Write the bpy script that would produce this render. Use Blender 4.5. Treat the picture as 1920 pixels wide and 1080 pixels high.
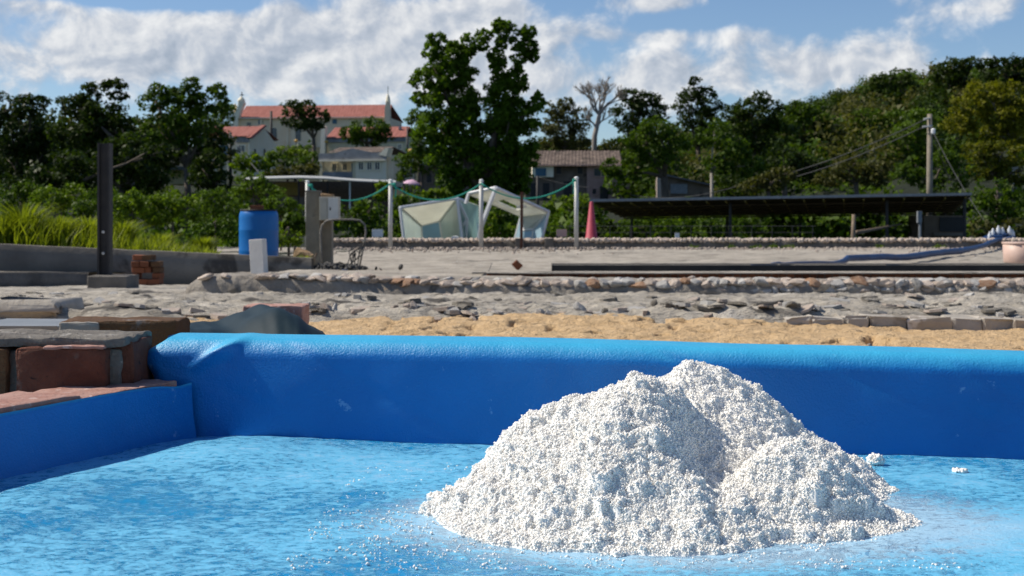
import bpy, bmesh, math, random
import numpy as np
from mathutils import Vector, Matrix
random.seed(7); rng = np.random.default_rng(7)
S = bpy.context.scene
for o in list(bpy.data.objects): bpy.data.objects.remove(o)
COL = S.collection
R = math.radians
F = 2667.0; HY = 410.0; EYE = 1.0            # focal length and horizon in photo pixels, camera height
# ---------------------------------------------------------------- camera
cd = bpy.data.cameras.new('camera'); cam = bpy.data.objects.new('camera', cd); COL.objects.link(cam)
cam.location = (0, 0, EYE); cam.rotation_euler = (R(90), 0, 0)
cd.lens = 50; cd.sensor_width = 36; cd.shift_y = -(540-HY)/1920.0
cd.clip_start = .05; cd.clip_end = 6000
cd.dof.use_dof = True; cd.dof.focus_distance = 1.68; cd.dof.aperture_fstop = 20
S.camera = cam
# ---------------------------------------------------------------- sun, sky, exposure
SUN_EL, SUN_AZ = R(47), R(-79)               # azimuth from +Y (view direction), negative = left
sd = Vector((math.sin(SUN_AZ)*math.cos(SUN_EL), math.cos(SUN_AZ)*math.cos(SUN_EL), math.sin(SUN_EL)))
sl = bpy.data.lights.new('sun', 'SUN'); sl.energy = 5.0; sl.angle = R(.55); sl.color = (1, .925, .80)
so = bpy.data.objects.new('sun', sl); COL.objects.link(so); so.location = (-20, 10, 40)
so.rotation_euler = sd.to_track_quat('Z', 'Y').to_euler()
S.view_settings.view_transform = 'Standard'; S.view_settings.look = 'None'
S.view_settings.gamma = 1; S.view_settings.use_curve_mapping = False
S.view_settings.exposure = .02
S.cycles.use_denoising = True; S.cycles.max_bounces = 7; S.cycles.transparent_max_bounces = 8
S.cycles.caustics_reflective = False; S.cycles.caustics_refractive = False

class NT:
    """small helper to write node trees"""
    def __init__(s, nt): s.t = nt; s.n = nt.nodes; s.l = nt.links
    def add(s, typ, **k):
        n = s.n.new(typ)
        for a, b in k.items(): setattr(n, a, b)
        return n
    def put(s, sock, v):
        if isinstance(v, bpy.types.NodeSocket): s.l.new(v, sock)
        elif v is not None: sock.default_value = v
    def math(s, op, a, b=None, c=None, clamp=False):
        n = s.add('ShaderNodeMath', operation=op, use_clamp=clamp)
        s.put(n.inputs[0], a); s.put(n.inputs[1], b); s.put(n.inputs[2], c)
        return n.outputs[0]
    def mix(s, f, a, b, mode='MIX'):
        n = s.add('ShaderNodeMix', data_type='RGBA', blend_type=mode)
        s.put(n.inputs[0], f); s.put(n.inputs[6], a); s.put(n.inputs[7], b)
        return n.outputs[2]
    def ramp(s, f, stops):
        n = s.add('ShaderNodeValToRGB'); e = n.color_ramp.elements
        e[0].position, e[0].color = stops[0][0], c4(stops[0][1]); e[1].position, e[1].color = stops[-1][0], c4(stops[-1][1])
        for p, c in stops[1:-1]:
            q = e.new(p); q.color = c4(c)
        s.put(n.inputs[0], f); return n.outputs[0]
    def noise(s, vec, scale, detail=4, rough=.55, dist=0.):
        n = s.add('ShaderNodeTexNoise'); s.put(n.inputs['Vector'], vec)
        n.inputs['Scale'].default_value = scale; n.inputs['Detail'].default_value = detail
        n.inputs['Roughness'].default_value = rough; n.inputs['Distortion'].default_value = dist
        return n.outputs[0]
def c4(c): return (c, c, c, 1) if isinstance(c, (int, float)) else (c[0], c[1], c[2], 1)

W = bpy.data.worlds.new('World'); S.world = W; W.use_nodes = True; t = NT(W.node_tree); t.n.clear()
sky = t.add('ShaderNodeTexSky', sky_type='NISHITA'); sky.sun_disc = False
sky.sun_elevation = SUN_EL; sky.sun_rotation = SUN_AZ; sky.altitude = 300; sky.air_density = .9; sky.dust_density = .25; sky.ozone_density = 2.0
tc = t.add('ShaderNodeTexCoord'); sep = t.add('ShaderNodeSeparateXYZ'); t.l.new(tc.outputs['Generated'], sep.inputs[0])
X, Y, Z = sep.outputs
az = t.math('ARCTAN2', X, Y); el = t.math('ARCSINE', Z)
# clouds: fractal noise over azimuth / elevation, with banks of cloud placed where they stand in the sky
cv = t.add('ShaderNodeCombineXYZ'); t.put(cv.inputs[0], az); t.put(cv.inputs[1], t.math('MULTIPLY', el, 1.15)); t.put(cv.inputs[2], .37)
cv2 = t.add('ShaderNodeCombineXYZ'); t.put(cv2.inputs[0], t.math('SUBTRACT', az, .006)); t.put(cv2.inputs[1], t.math('ADD', t.math('MULTIPLY', el, 1.15), .0055)); t.put(cv2.inputs[2], .37)
nb = t.noise(cv.outputs[0], 7, 3, .5, 0)
n1 = t.noise(cv.outputs[0], 24, 8, .58, .25)
n2 = t.noise(cv2.outputs[0], 24, 8, .58, .25)
banks = [(420,120,480,100,.22),(1150,150,420,60,.22),(200,110,300,55,.95),(560,100,190,70,.9),(800,90,170,80,1.0),(60,20,60,26,.75),(930,20,60,28,.7),(1250,70,210,16,.55),
         (1240,150,150,38,.75),(1600,130,140,50,.95),(1220,8,100,16,.6),(1850,35,110,24,.6),(1480,60,90,22,-.25),(1250,45,80,10,-.2),(520,18,60,12,.35),(280,14,190,11,-.9),(1560,20,150,22,-.3),
         (1100,45,60,18,.3)]
bsum = None
for (px, py, rx, ry, k) in banks:
    a0 = math.atan((px-960)/F); e0 = math.atan((HY-py)/F)
    dx = t.math('DIVIDE', t.math('SUBTRACT', az, a0), rx/F); dy = t.math('DIVIDE', t.math('SUBTRACT', el, e0), ry/F)
    r2 = t.math('ADD', t.math('MULTIPLY', dx, dx), t.math('MULTIPLY', dy, dy))
    g = t.math('MULTIPLY', t.math('EXPONENT', t.math('MULTIPLY', r2, -.7)), k)
    bsum = g if bsum is None else t.math('ADD', bsum, g)
dens = t.math('ADD', t.math('MULTIPLY', bsum, .42), t.math('ADD', n1, t.math('MULTIPLY', t.math('SUBTRACT', nb, .5), .35)))
mr = t.add('ShaderNodeMapRange', interpolation_type='SMOOTHSTEP'); t.put(mr.inputs[0], dens); mr.inputs[1].default_value = .56; mr.inputs[2].default_value = .84
cover = mr.outputs[0]
relief = t.math('MULTIPLY_ADD', t.math('SUBTRACT', n1, n2), 3.0, t.math('MULTIPLY_ADD', t.math('SUBTRACT', nb, .5), .9, .56), clamp=True)
thick = t.add('ShaderNodeMapRange'); t.put(thick.inputs[0], dens); thick.inputs[1].default_value = .72; thick.inputs[2].default_value = 1.2
ccol = t.ramp(relief, [(0., (.37,.43,.52)), (.38, (.53,.575,.65)), (.66, (.74,.755,.78)), (1., (.95,.945,.93))])
ccol = t.mix(t.math('MULTIPLY', thick.outputs[0], .22), ccol, (.42,.47,.55,1))
skyb = t.add('ShaderNodeMixRGB', blend_type='MULTIPLY'); skyb.inputs[0].default_value = 1; t.l.new(sky.outputs[0], skyb.inputs[1]); skyb.inputs[2].default_value = (.84,.93,1.05,1)
SKYK = .10
cb = t.add('ShaderNodeVectorMath', operation='SCALE'); t.l.new(ccol, cb.inputs[0]); cb.inputs['Scale'].default_value = 1/SKYK
fin = t.mix(t.math('MULTIPLY', cover, .93), skyb.outputs[0], cb.outputs[0])
bg = t.add('ShaderNodeBackground'); t.l.new(fin, bg.inputs[0]); bg.inputs[1].default_value = SKYK
out = t.add('ShaderNodeOutputWorld'); t.l.new(bg.outputs[0], out.inputs[0])
W.cycles.sampling_method = 'MANUAL'; W.cycles.sample_map_resolution = 1024

# ---------------------------------------------------------------- helpers
def P(px, py, d):
    """world point seen at photo pixel (px, py) at distance d"""
    return Vector(((px-960)/F*d, d, EYE-(py-HY)/F*d))
def zr(z): return EYE+z                       # height given relative to the eye
def h2(ix, iy, seed):
    n = (ix.astype(np.int64)*374761393+iy.astype(np.int64)*668265263+seed*2147483647) & 0xffffffff
    n = ((n ^ (n >> 13))*1274126177) & 0xffffffff
    return ((n ^ (n >> 16)) & 0xffff)/65535.0
def vn(x, y, seed=0):
    x = np.asarray(x, float); y = np.asarray(y, float)
    ix, iy = np.floor(x), np.floor(y); fx, fy = x-ix, y-iy
    fx = fx*fx*(3-2*fx); fy = fy*fy*(3-2*fy)
    a = h2(ix, iy, seed); b = h2(ix+1, iy, seed); c = h2(ix, iy+1, seed); d = h2(ix+1, iy+1, seed)
    return (a*(1-fx)+b*fx)*(1-fy)+(c*(1-fx)+d*fx)*fy
def fbm(x, y, seed=0, octv=4):
    s = 0; a = .5; tot = 0
    for k in range(octv):
        s = s+a*vn(x*2**k+k*17.3, y*2**k+k*9.1, seed+k); tot += a; a *= .5
    return s/tot
def tag(o, label=None, cat=None, group=None, kind=None):
    if label: o['label'] = label
    if cat: o['category'] = cat
    if group: o['group'] = group
    if kind: o['kind'] = kind
    return o
def wloc(o):
    v = Vector((0, 0, 0))
    while o is not None: v = v+o.location; o = o.parent
    return v
def link(name, me, m, parent=None, loc=None, smooth=False):
    """link a mesh whose vertices are in world space, with its origin at loc (or its parent's)"""
    o = bpy.data.objects.new(name, me); COL.objects.link(o)
    if m is not None and not me.materials:
        for q in (m if isinstance(m, (list, tuple)) else [m]): me.materials.append(q)
    base = wloc(parent) if parent else Vector((0, 0, 0))
    if loc is None and not parent:
        n = len(me.vertices); a = np.empty(n*3); me.vertices.foreach_get('co', a); a = a.reshape(-1, 3)
        loc = Vector(((a[:, 0].min()+a[:, 0].max())/2, (a[:, 1].min()+a[:, 1].max())/2, a[:, 2].min()))
    if loc is None: loc = base
    loc = Vector(loc)
    me.transform(Matrix.Translation(-loc))
    o.parent = parent; o.location = loc-base
    if smooth: me.polygons.foreach_set('use_smooth', [True]*len(me.polygons))
    return o
def np_mesh(name, V, Fc, mi=None):
    """V (n,3), Fc (m,k) quads or tris"""
    me = bpy.data.meshes.new(name); V = np.asarray(V, np.float32); Fc = np.asarray(Fc, np.int32)
    m, k = Fc.shape
    me.vertices.add(len(V)); me.vertices.foreach_set('co', V.ravel())
    me.loops.add(m*k); me.loops.foreach_set('vertex_index', Fc.ravel())
    me.polygons.add(m); me.polygons.foreach_set('loop_start', np.arange(m, dtype=np.int32)*k)
    if mi is not None: me.polygons.foreach_set('material_index', np.asarray(mi, np.int32))
    me.update(calc_edges=True); return me
def grid_mesh(name, xs, ys, Zf):
    Xg, Yg = np.meshgrid(xs, ys); Zg = Zf(Xg, Yg)
    V = np.stack([Xg.ravel(), Yg.ravel(), Zg.ravel()], 1); nx, ny = len(xs), len(ys)
    i = (np.arange(ny-1)[:, None]*nx+np.arange(nx-1)[None]).ravel()
    return np_mesh(name, V, np.stack([i, i+1, i+nx+1, i+nx], 1))
def empty(name, loc, label, cat, group=None):
    o = bpy.data.objects.new(name, None); COL.objects.link(o); o.location = loc; o.empty_display_size = .2
    return tag(o, label, cat, group)
class MB:
    """collects shapes in one bmesh"""
    def __init__(s): s.b = bmesh.new()
    def box(s, c, sz, rot=None, bev=0, jit=0, taper=None):
        r = bmesh.ops.create_cube(s.b, size=1); vs = r['verts']
        M = Matrix.Translation(Vector(c)) @ (rot if rot is not None else Matrix.Identity(4)) @ Matrix.Diagonal((*sz, 1))
        if taper:
            for v in vs:
                if v.co.z > 0: v.co.x *= taper; v.co.y *= taper
        bmesh.ops.transform(s.b, matrix=M, verts=vs)
        if bev:
            es = list({e for v in vs for e in v.link_edges})
            rr = bmesh.ops.bevel(s.b, geom=es, offset=bev, segments=2, affect='EDGES', profile=.6)
            vs = [v for v in rr['verts']]
        if jit:
            for v in vs: v.co += Vector((random.uniform(-1, 1), random.uniform(-1, 1), random.uniform(-1, 1)))*jit
        return s
    def rect(s, x0, y0, x1, y1, d, th, **k):
        """box covering photo rectangle at front distance d, th deep"""
        a = P(x0, y0, d); b = P(x1, y1, d)
        return s.box(((a.x+b.x)/2, d+th/2, (a.z+b.z)/2), (abs(b.x-a.x), th, abs(a.z-b.z)), **k)
    def tube(s, pts, r, seg=8, cap=True):
        pts = [Vector(p) for p in pts]; n = len(pts); rs = r if isinstance(r, (list, tuple)) else [r]*n
        rings = []; ref = None
        for i, p in enumerate(pts):
            tdir = (pts[min(i+1, n-1)]-pts[max(i-1, 0)]).normalized()
            if ref is None: ref = Vector((0, 0, 1)) if abs(tdir.z) < .9 else Vector((1, 0, 0))
            u = tdir.cross(ref).normalized(); w = u.cross(tdir).normalized(); ref = w
            rings.append([s.b.verts.new(p+(u*math.cos(2*math.pi*k/seg)+w*math.sin(2*math.pi*k/seg))*rs[i]) for k in range(seg)])
        for a, b in zip(rings, rings[1:]):
            for k in range(seg): s.b.faces.new((a[k], a[(k+1) % seg], b[(k+1) % seg], b[k]))
        if cap: s.b.faces.new(rings[0][::-1]); s.b.faces.new(rings[-1])
        return s
    def lathe(s, c, prof, seg=24, rot=None):
        """prof: list of (radius, z)"""
        rings = []; c = Vector(c)
        for (r, z) in prof:
            rg = []
            for k in range(seg):
                q = Vector((math.cos(2*math.pi*k/seg)*r, math.sin(2*math.pi*k/seg)*r, z))
                if rot is not None: q = rot @ q
                rg.append(s.b.verts.new(c+q))
            rings.append(rg)
        for a, b in zip(rings, rings[1:]):
            for k in range(seg): s.b.faces.new((a[k], a[(k+1) % seg], b[(k+1) % seg], b[k]))
        s.b.faces.new(rings[0][::-1]); s.b.faces.new(rings[-1])
        return s
    def poly(s, pts, th, n=None):
        """plate: polygon pts extruded by th along its normal"""
        pts = [Vector(p) for p in pts]
        if n is None: n = (pts[1]-pts[0]).cross(pts[2]-pts[0]).normalized()
        a = [s.b.verts.new(p) for p in pts]; b = [s.b.verts.new(p+n*th) for p in pts]
        s.b.faces.new(a[::-1]); s.b.faces.new(b); k = len(pts)
        for i in range(k): s.b.faces.new((a[i], a[(i+1) % k], b[(i+1) % k], b[i]))
        return s
    def build(s, name, m, parent=None, loc=None, smooth=False):
        bmesh.ops.recalc_face_normals(s.b, faces=s.b.faces[:])
        me = bpy.data.meshes.new(name); s.b.to_mesh(me); s.b.free()
        return link(name, me, m, parent, loc, smooth)
def RZ(a): return Matrix.Rotation(a, 4, 'Z')
def RX(a): return Matrix.Rotation(a, 4, 'X')
def RY(a): return Matrix.Rotation(a, 4, 'Y')

# ---------------------------------------------------------------- materials
def mat(name, stops, scale=8, rough=.8, bump=.3, bscale=40, bdist=.01, spec=.4, stretch=None, detail=6, spots=None, metal=0, rand=0., trans=0):
    """noise coloured material. stops: colour ramp; spots: (colour, scale, threshold)"""
    m = bpy.data.materials.new(name); m.use_nodes = True; k = NT(m.node_tree)
    p = k.n['Principled BSDF']; co = k.add('ShaderNodeTexCoord'); v = co.outputs['Object']
    if stretch:
        mp = k.add('ShaderNodeMapping'); k.l.new(v, mp.inputs[0]); mp.inputs['Scale'].default_value = stretch; v = mp.outputs[0]
    if rand:
        oi = k.add('ShaderNodeObjectInfo'); va = k.add('ShaderNodeVectorMath', operation='ADD'); k.l.new(v, va.inputs[0])
        sc_ = k.math('MULTIPLY', oi.outputs['Random'], 37.); cmb = k.add('ShaderNodeCombineXYZ')
        for i in range(3): k.l.new(sc_, cmb.inputs[i])
        k.l.new(cmb.outputs[0], va.inputs[1]); v = va.outputs[0]
    if not isinstance(stops[0], tuple) or not isinstance(stops[0][1], (tuple, float, int)) or len(stops[0]) != 2:
        stops = [(0.3, stops[0]), (.7, stops[-1])] if len(stops) == 2 else [(.25+.5*i/(len(stops)-1), c) for i, c in enumerate(stops)]
    nz = k.noise(v, scale, detail, .6)
    col = k.ramp(nz, stops)
    if spots:
        for (sc2, ss, th) in spots:
            f = k.add('ShaderNodeMapRange', interpolation_type='SMOOTHSTEP'); k.put(f.inputs[0], k.noise(v, ss, 5, .6, .4)); f.inputs[1].default_value = th; f.inputs[2].default_value = th+.09
            col = k.mix(f.outputs[0], col, c4(sc2))
    if rand:
        col = k.mix(1., col, k.ramp(oi.outputs['Random'], [(0, 1-rand), (1, 1.)]), 'MULTIPLY')
    k.l.new(col, p.inputs['Base Color']); p.inputs['Roughness'].default_value = rough; p.inputs['Specular IOR Level'].default_value = spec; p.inputs['Metallic'].default_value = metal
    if bump:
        b = k.add('ShaderNodeBump'); b.inputs['Strength'].default_value = bump; b.inputs['Distance'].default_value = bdist
        k.put(b.inputs['Height'], k.noise(v, bscale, 6, .65)); k.l.new(b.outputs[0], p.inputs['Normal'])
    return m
def leaf_mat(name, dark, light, tr=.35):
    m = bpy.data.materials.new(name); m.use_nodes = True; k = NT(m.node_tree); k.n.remove(k.n['Principled BSDF'])
    ge = k.add('ShaderNodeNewGeometry'); oi = k.add('ShaderNodeObjectInfo')
    f = k.math('ADD', k.math('MULTIPLY', ge.outputs['Random Per Island'], .55), k.math('MULTIPLY', k.noise(ge.outputs['Position'], .9, 3, .6), .5))
    f = k.math('ADD', f, k.math('MULTIPLY', k.math('SUBTRACT', oi.outputs['Random'], .5), .25))
    col = k.ramp(f, [(.15, dark), (.85, light)])
    a = k.add('ShaderNodeBsdfPrincipled'); k.l.new(col, a.inputs['Base Color']); a.inputs['Roughness'].default_value = .5; a.inputs['Specular IOR Level'].default_value = .14
    b = k.add('ShaderNodeBsdfTranslucent'); c2 = k.mix(1., col, (1.5, 1.6, .5, 1), 'MULTIPLY'); k.l.new(c2, b.inputs[0])
    mx = k.add('ShaderNodeMixShader'); mx.inputs[0].default_value = tr
    k.l.new(a.outputs[0], mx.inputs[1]); k.l.new(b.outputs[0], mx.inputs[2]); k.l.new(mx.outputs[0], k.n['Material Output'].inputs[0])
    return m
M = {}
M['concrete'] = mat('concrete', [(.17,.155,.135),(.30,.28,.25)], 3, .9, .5, 25, spots=[((.10,.092,.08), 2.2, .58)])
M['wallgrey'] = mat('old cement render', [(.13,.112,.092),(.23,.205,.17)], 2.2, .9, .4, 30, spots=[((.07,.06,.05), 1.6, .58), ((.30,.275,.24), 3.3, .66)])
M['pillar'] = mat('pillar cement', [(.19,.16,.12),(.30,.26,.20)], 5, .9, .4, 30, spots=[((.13,.12,.10), 3, .55)])
M['yard'] = mat('gritty yard', [(.25,.22,.18),(.50,.445,.37)], 2.4, .95, 1., 12, .05, spots=[((.17,.155,.13), 1.3, .57), ((.60,.56,.50), 9, .60)])
M['terrace'] = mat('flaky terrace', [(.31,.275,.225),(.60,.545,.46)], 7, .92, 1., 34, .03, spots=[((.11,.10,.088), 5.5, .56), ((.58,.54,.48), 7, .64)], stretch=(.5, 1.2, 1))
M['sand'] = mat('yellow sand', [(.54,.36,.185),(.71,.50,.28)], 16, .97, 1., 55, .02, spots=[((.30,.19,.10), 24, .63), ((.66,.52,.34), 40, .64)])
M['block_pale'] = mat('pale cement block', [(.31,.28,.24),(.47,.43,.375)], 7, .9, .6, 50, .008, spots=[((.28,.25,.21), 9, .60)])
M['block_tan'] = mat('tan cement block', [(.30,.255,.21),(.44,.39,.32)], 7, .9, .6, 50, .008, spots=[((.62,.58,.53), 9, .60)])
M['stone'] = mat('kerb stone', [(.50,.39,.31),(.70,.60,.51)], 7, .85, .7, 50, .008, rand=.35, spots=[((.56,.54,.51), 12, .60), ((.44,.21,.085), 6, .66)])
M['stone_orange'] = mat('rusty kerb stone', [(.36,.17,.08),(.52,.36,.25)], 10, .85, .7, 50, .008, rand=.35)
M['stone_grey'] = mat('grey kerb stone', [(.44,.42,.39),(.66,.63,.59)], 9, .85, .7, 50, .008, rand=.3)
M['mortar'] = mat('rough mortar', [(.15,.135,.12),(.29,.265,.23)], 14, .95, 1., 120, .012, spots=[((.44,.41,.37), 30, .58), ((.08,.07,.06), 24, .62)])
M['mortar_dark'] = mat('weathered kerb mortar', [(.10,.09,.078),(.20,.18,.155)], 5, .95, .9, 40, .012, spots=[((.30,.19,.11), 5, .66)])
M['mortar_kerb'] = mat('kerb mortar', [(.20,.175,.145),(.38,.34,.29)], 6, .95, 1., 40, .02, spots=[((.11,.10,.085), 5, .60), ((.38,.25,.15), 7, .66)])
M['brick'] = mat('old brick', [(.13,.045,.028),(.24,.085,.05)], 22, .9, 1., 150, .007, rand=.3, spots=[((.27,.18,.145), 16, .58), ((.05,.03,.024), 42, .61)])
M['brick_brown'] = mat('weathered brick', [(.13,.068,.032),(.21,.105,.045)], 18, .9, 1., 150, .007, rand=.3, spots=[((.30,.25,.22), 14, .60), ((.05,.035,.026), 20, .62)])
M['brick_pink'] = mat('pale worn brick', [(.36,.17,.13),(.50,.31,.26)], 28, .9, .8, 90, .006, rand=.15, spots=[((.58,.43,.38), 40, .58)])
M['brick_far'] = mat('far brick', [(.20,.065,.03),(.34,.12,.055)], 10, .9, .4, 60, .004, rand=.45)
M['white_metal'] = mat('white metal', [(.74,.74,.73),(.84,.84,.83)], 6, .55, .1, 60)
M['white_plaster'] = mat('white plaster', [(.60,.57,.53),(.78,.75,.70)], 4, .9, .3, 60)
M['post_grey'] = mat('galvanised post', [(.42,.42,.41),(.58,.57,.55)], 8, .55, .1, 60, metal=.15, spots=[((.28,.17,.10), 5, .72)])
M['rust'] = mat('rust', [(.05,.022,.014),(.12,.05,.03)], 12, .85, .4, 60)
M['steel_dark'] = mat('dark steel', [(.022,.021,.022),(.045,.04,.038)], 8, .65, .3, 60, .003, spots=[((.10,.05,.03), 14, .66)])
M['barrel'] = mat('blue barrel plastic', [(.003,.13,.44),(.005,.16,.50)], 3, .42, .05, 30)
M['black'] = mat('black plastic', [(.012,.012,.012),(.03,.028,.026)], 8, .6, .3, 50)
M['rope'] = mat('green rope', [(.015,.26,.19),(.04,.38,.28)], 20, .8, .4, 90)
M['cone'] = mat('faded red cone', [(.40,.045,.075),(.52,.075,.11)], 5, .6, .1, 40)
M['dkcloth'] = mat('dark tarpaulin', [(.006,.017,.023),(.013,.030,.038)], 6, .6, .2, 70, .002, spec=.2)
M['greycloth'] = mat('grey sheet', [(.18,.20,.22),(.26,.28,.30)], 6, .6, .2, 60)
M['bluetape'] = mat('blue hose', [(.010,.032,.10),(.02,.07,.20)], 5, .5, .5, 50)
M['pink_tub'] = mat('pink plastic', [(.55,.38,.31),(.64,.46,.38)], 5, .5, .1, 30)
M['cabinet'] = mat('cabinet paint', [(.44,.40,.33),(.54,.50,.42)], 5, .6, .1, 30, spots=[((.32,.18,.07), 5, .68)])
M['rooftile'] = mat('red roof tile', [(.24,.075,.055),(.37,.14,.11)], 1.2, .85, .7, 9, .05, spots=[((.22,.10,.08), 1.1, .62)], stretch=(3, .4, .4))
M['tile_old'] = mat('old roof tile', [(.05,.035,.03),(.20,.15,.12)], 2.6, .95, .6, 12, .05, spots=[((.34,.26,.20), 3.4, .60), ((.03,.025,.02), 2., .58)])
M['cream'] = mat('cream wall', [(.84,.64,.42),(.92,.76,.54)], .6, .9, .2, 8, spots=[((.30,.25,.20), .8, .64)])
M['yellow_wall'] = mat('pale yellow wall', [(.62,.53,.33),(.78,.70,.48)], 1, .9, .2, 8, spots=[((.30,.26,.17), 1.1, .66)])
M['white_wall'] = mat('white wall', [(.90,.80,.58),(.95,.87,.68)], 1, .9, .2, 8, spots=[((.34,.33,.30), 1.2, .68)])
M['grey_wall'] = mat('grey parapet', [(.17,.18,.19),(.34,.35,.36)], 1.2, .9, .3, 8, spots=[((.09,.09,.09), 1.6, .60)])
M['pink_wall'] = mat('pink wall', [(.38,.24,.20),(.52,.35,.30)], 1.2, .9, .3, 8, spots=[((.16,.12,.11), 1.5, .60)])
M['brown_wall'] = mat('brown wall', [(.13,.10,.075),(.23,.18,.14)], 1.2, .9, .3, 8, spots=[((.06,.05,.04), 1.5, .58)])
M['dark_open'] = mat('dark opening', [(.010,.012,.014),(.022,.025,.028)], 2, .5, 0)
M['blue_door'] = mat('blue shutter', [(.05,.13,.19),(.09,.20,.27)], 3, .7, .1, 20)
M['glass'] = mat('window glass', [(.03,.045,.055),(.06,.08,.095)], 2, .12, 0, spec=.6)
M['sheet_roof'] = mat('corrugated sheet', [(.36,.37,.36),(.52,.52,.50)], 2, .6, .3, 20)
M['shed_roof'] = mat('dark sheet roof', [(.10,.10,.115),(.16,.16,.18)], 2, .5, .3, 20)
M['shed_under'] = mat('shed boards', [(.10,.07,.045),(.17,.12,.08)], 6, .85, .3, 40)
M['rafter'] = mat('yellow timber', [(.42,.32,.10),(.60,.46,.16)], 8, .8, .2, 50)
M['wood'] = mat('weathered wood', [(.15,.11,.075),(.28,.21,.145)], 10, .85, .4, 60)
M['trunk'] = mat('bark', [(.07,.055,.042),(.16,.13,.10)], 3, .9, .8, 12, .05)
M['trunk_pale'] = mat('pale bark', [(.22,.20,.17),(.36,.33,.29)], 3, .9, .5, 12, .05)
M['bare'] = mat('bare branches', [(.20,.17,.14),(.34,.30,.26)], 3, .9, .3, 12)
M['umbrella'] = mat('pink umbrella', [(.60,.36,.50),(.74,.52,.64)], 2, .8, .1, 20)
M['yellow_ball'] = mat('amber globe', [(.62,.36,.07),(.72,.46,.12)], 2, .3, 0)
M['cable'] = mat('cable', [(.05,.05,.05),(.09,.09,.09)], 5, .7, 0)
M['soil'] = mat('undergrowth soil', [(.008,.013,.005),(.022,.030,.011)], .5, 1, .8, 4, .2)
M['white_plastic'] = mat('white plastic bag', [(.55,.58,.62),(.75,.77,.80)], 8, .5, .4, 30)
M['earth_orange'] = mat('orange earth', [(.30,.18,.09),(.46,.31,.18)], 5, .95, .6, 30, .02)
M['lf_dark'] = leaf_mat('dark evergreen leaf', (.010,.022,.003), (.050,.080,.008), .28)
M['lf_mid'] = leaf_mat('mid green leaf', (.022,.050,.004), (.105,.165,.014), .36)
M['lf_bright'] = leaf_mat('bright green leaf', (.040,.085,.005), (.17,.235,.018), .40)
M['lf_yellow'] = leaf_mat('yellow green leaf', (.055,.070,.006), (.21,.205,.016), .38)
M['lf_olive'] = leaf_mat('olive leaf', (.034,.040,.010), (.115,.112,.030), .28)
M['lf_tree_main'] = leaf_mat('glossy tree leaf', (.020,.050,.003), (.115,.190,.012), .42)
M['grass'] = leaf_mat('tall grass', (.08,.11,.008), (.30,.33,.035), .42)

k = NT(M['terrace'].node_tree); p = k.n['Principled BSDF']; bc_ = p.inputs['Base Color'].links[0].from_socket
co = k.add('ShaderNodeTexCoord').outputs['Object']; mp = k.add('ShaderNodeMapping'); k.l.new(co, mp.inputs[0]); mp.inputs['Scale'].default_value = (.55, 1.3, 1)
crk = None
for sc_, w_, th_ in ((9, .012, .50), (24, .018, .47)):
    q_ = k.math('ABSOLUTE', k.math('SUBTRACT', k.noise(mp.outputs[0], sc_, 5, .7, .8), .5)); mr = k.add('ShaderNodeMapRange', interpolation_type='SMOOTHSTEP'); k.put(mr.inputs[0], q_); mr.inputs[1].default_value = w_; mr.inputs[2].default_value = 0
    q_ = k.math('MULTIPLY', mr.outputs[0], k.math('GREATER_THAN', k.noise(mp.outputs[0], sc_*.4, 2), th_)); crk = q_ if crk is None else k.math('MAXIMUM', crk, q_)
k.l.new(k.mix(k.math('MULTIPLY', crk, .75), bc_, (.06,.055,.048,1)), p.inputs['Base Color'])
# blue tarpaulin
m = bpy.data.materials.new('blue tarpaulin'); m.use_nodes = True; k = NT(m.node_tree); p = k.n['Principled BSDF']
co = k.add('ShaderNodeTexCoord').outputs['Object']
col = k.ramp(k.noise(co, 5, 4, .5), [(.3, (.0005,.135,.42)), (.7, (.001,.165,.50))])
f = k.add('ShaderNodeMapRange', interpolation_type='SMOOTHSTEP'); k.put(f.inputs[0], k.noise(co, 26, 6, .7)); f.inputs[1].default_value = .645; f.inputs[2].default_value = .70
col = k.mix(k.math('MULTIPLY', f.outputs[0], .45), col, (.25,.45,.68,1))
gn = k.add('ShaderNodeNewGeometry'); sx3 = k.add('ShaderNodeSeparateXYZ'); k.l.new(gn.outputs['Normal'], sx3.inputs[0])   # lit sheen of the upward faces, painted into the tarpaulin colour
toplit = k.add('ShaderNodeMapRange', interpolation_type='SMOOTHSTEP'); k.put(toplit.inputs[0], sx3.outputs[2]); toplit.inputs[1].default_value = .25; toplit.inputs[2].default_value = .95
col = k.mix(k.math('MULTIPLY', toplit.outputs[0], k.math('MULTIPLY_ADD', k.noise(co, 9, 5, .6), .5, .45)), col, (.06,.50,.76,1))
k.l.new(col, p.inputs['Base Color']); p.inputs['Roughness'].default_value = .42; p.inputs['Specular IOR Level'].default_value = .4
b = k.add('ShaderNodeBump'); b.inputs['Strength'].default_value = .55; b.inputs['Distance'].default_value = .0022; k.put(b.inputs['Height'], k.noise(co, 300, 3, .6))
b2 = k.add('ShaderNodeBump'); b2.inputs['Strength'].default_value = .4; b2.inputs['Distance'].default_value = .006; k.put(b2.inputs['Height'], k.noise(co, 20, 3, .5)); k.l.new(b.outputs[0], b2.inputs['Normal'])
k.l.new(b2.outputs[0], p.inputs['Normal']); M['tarp'] = m
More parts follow.
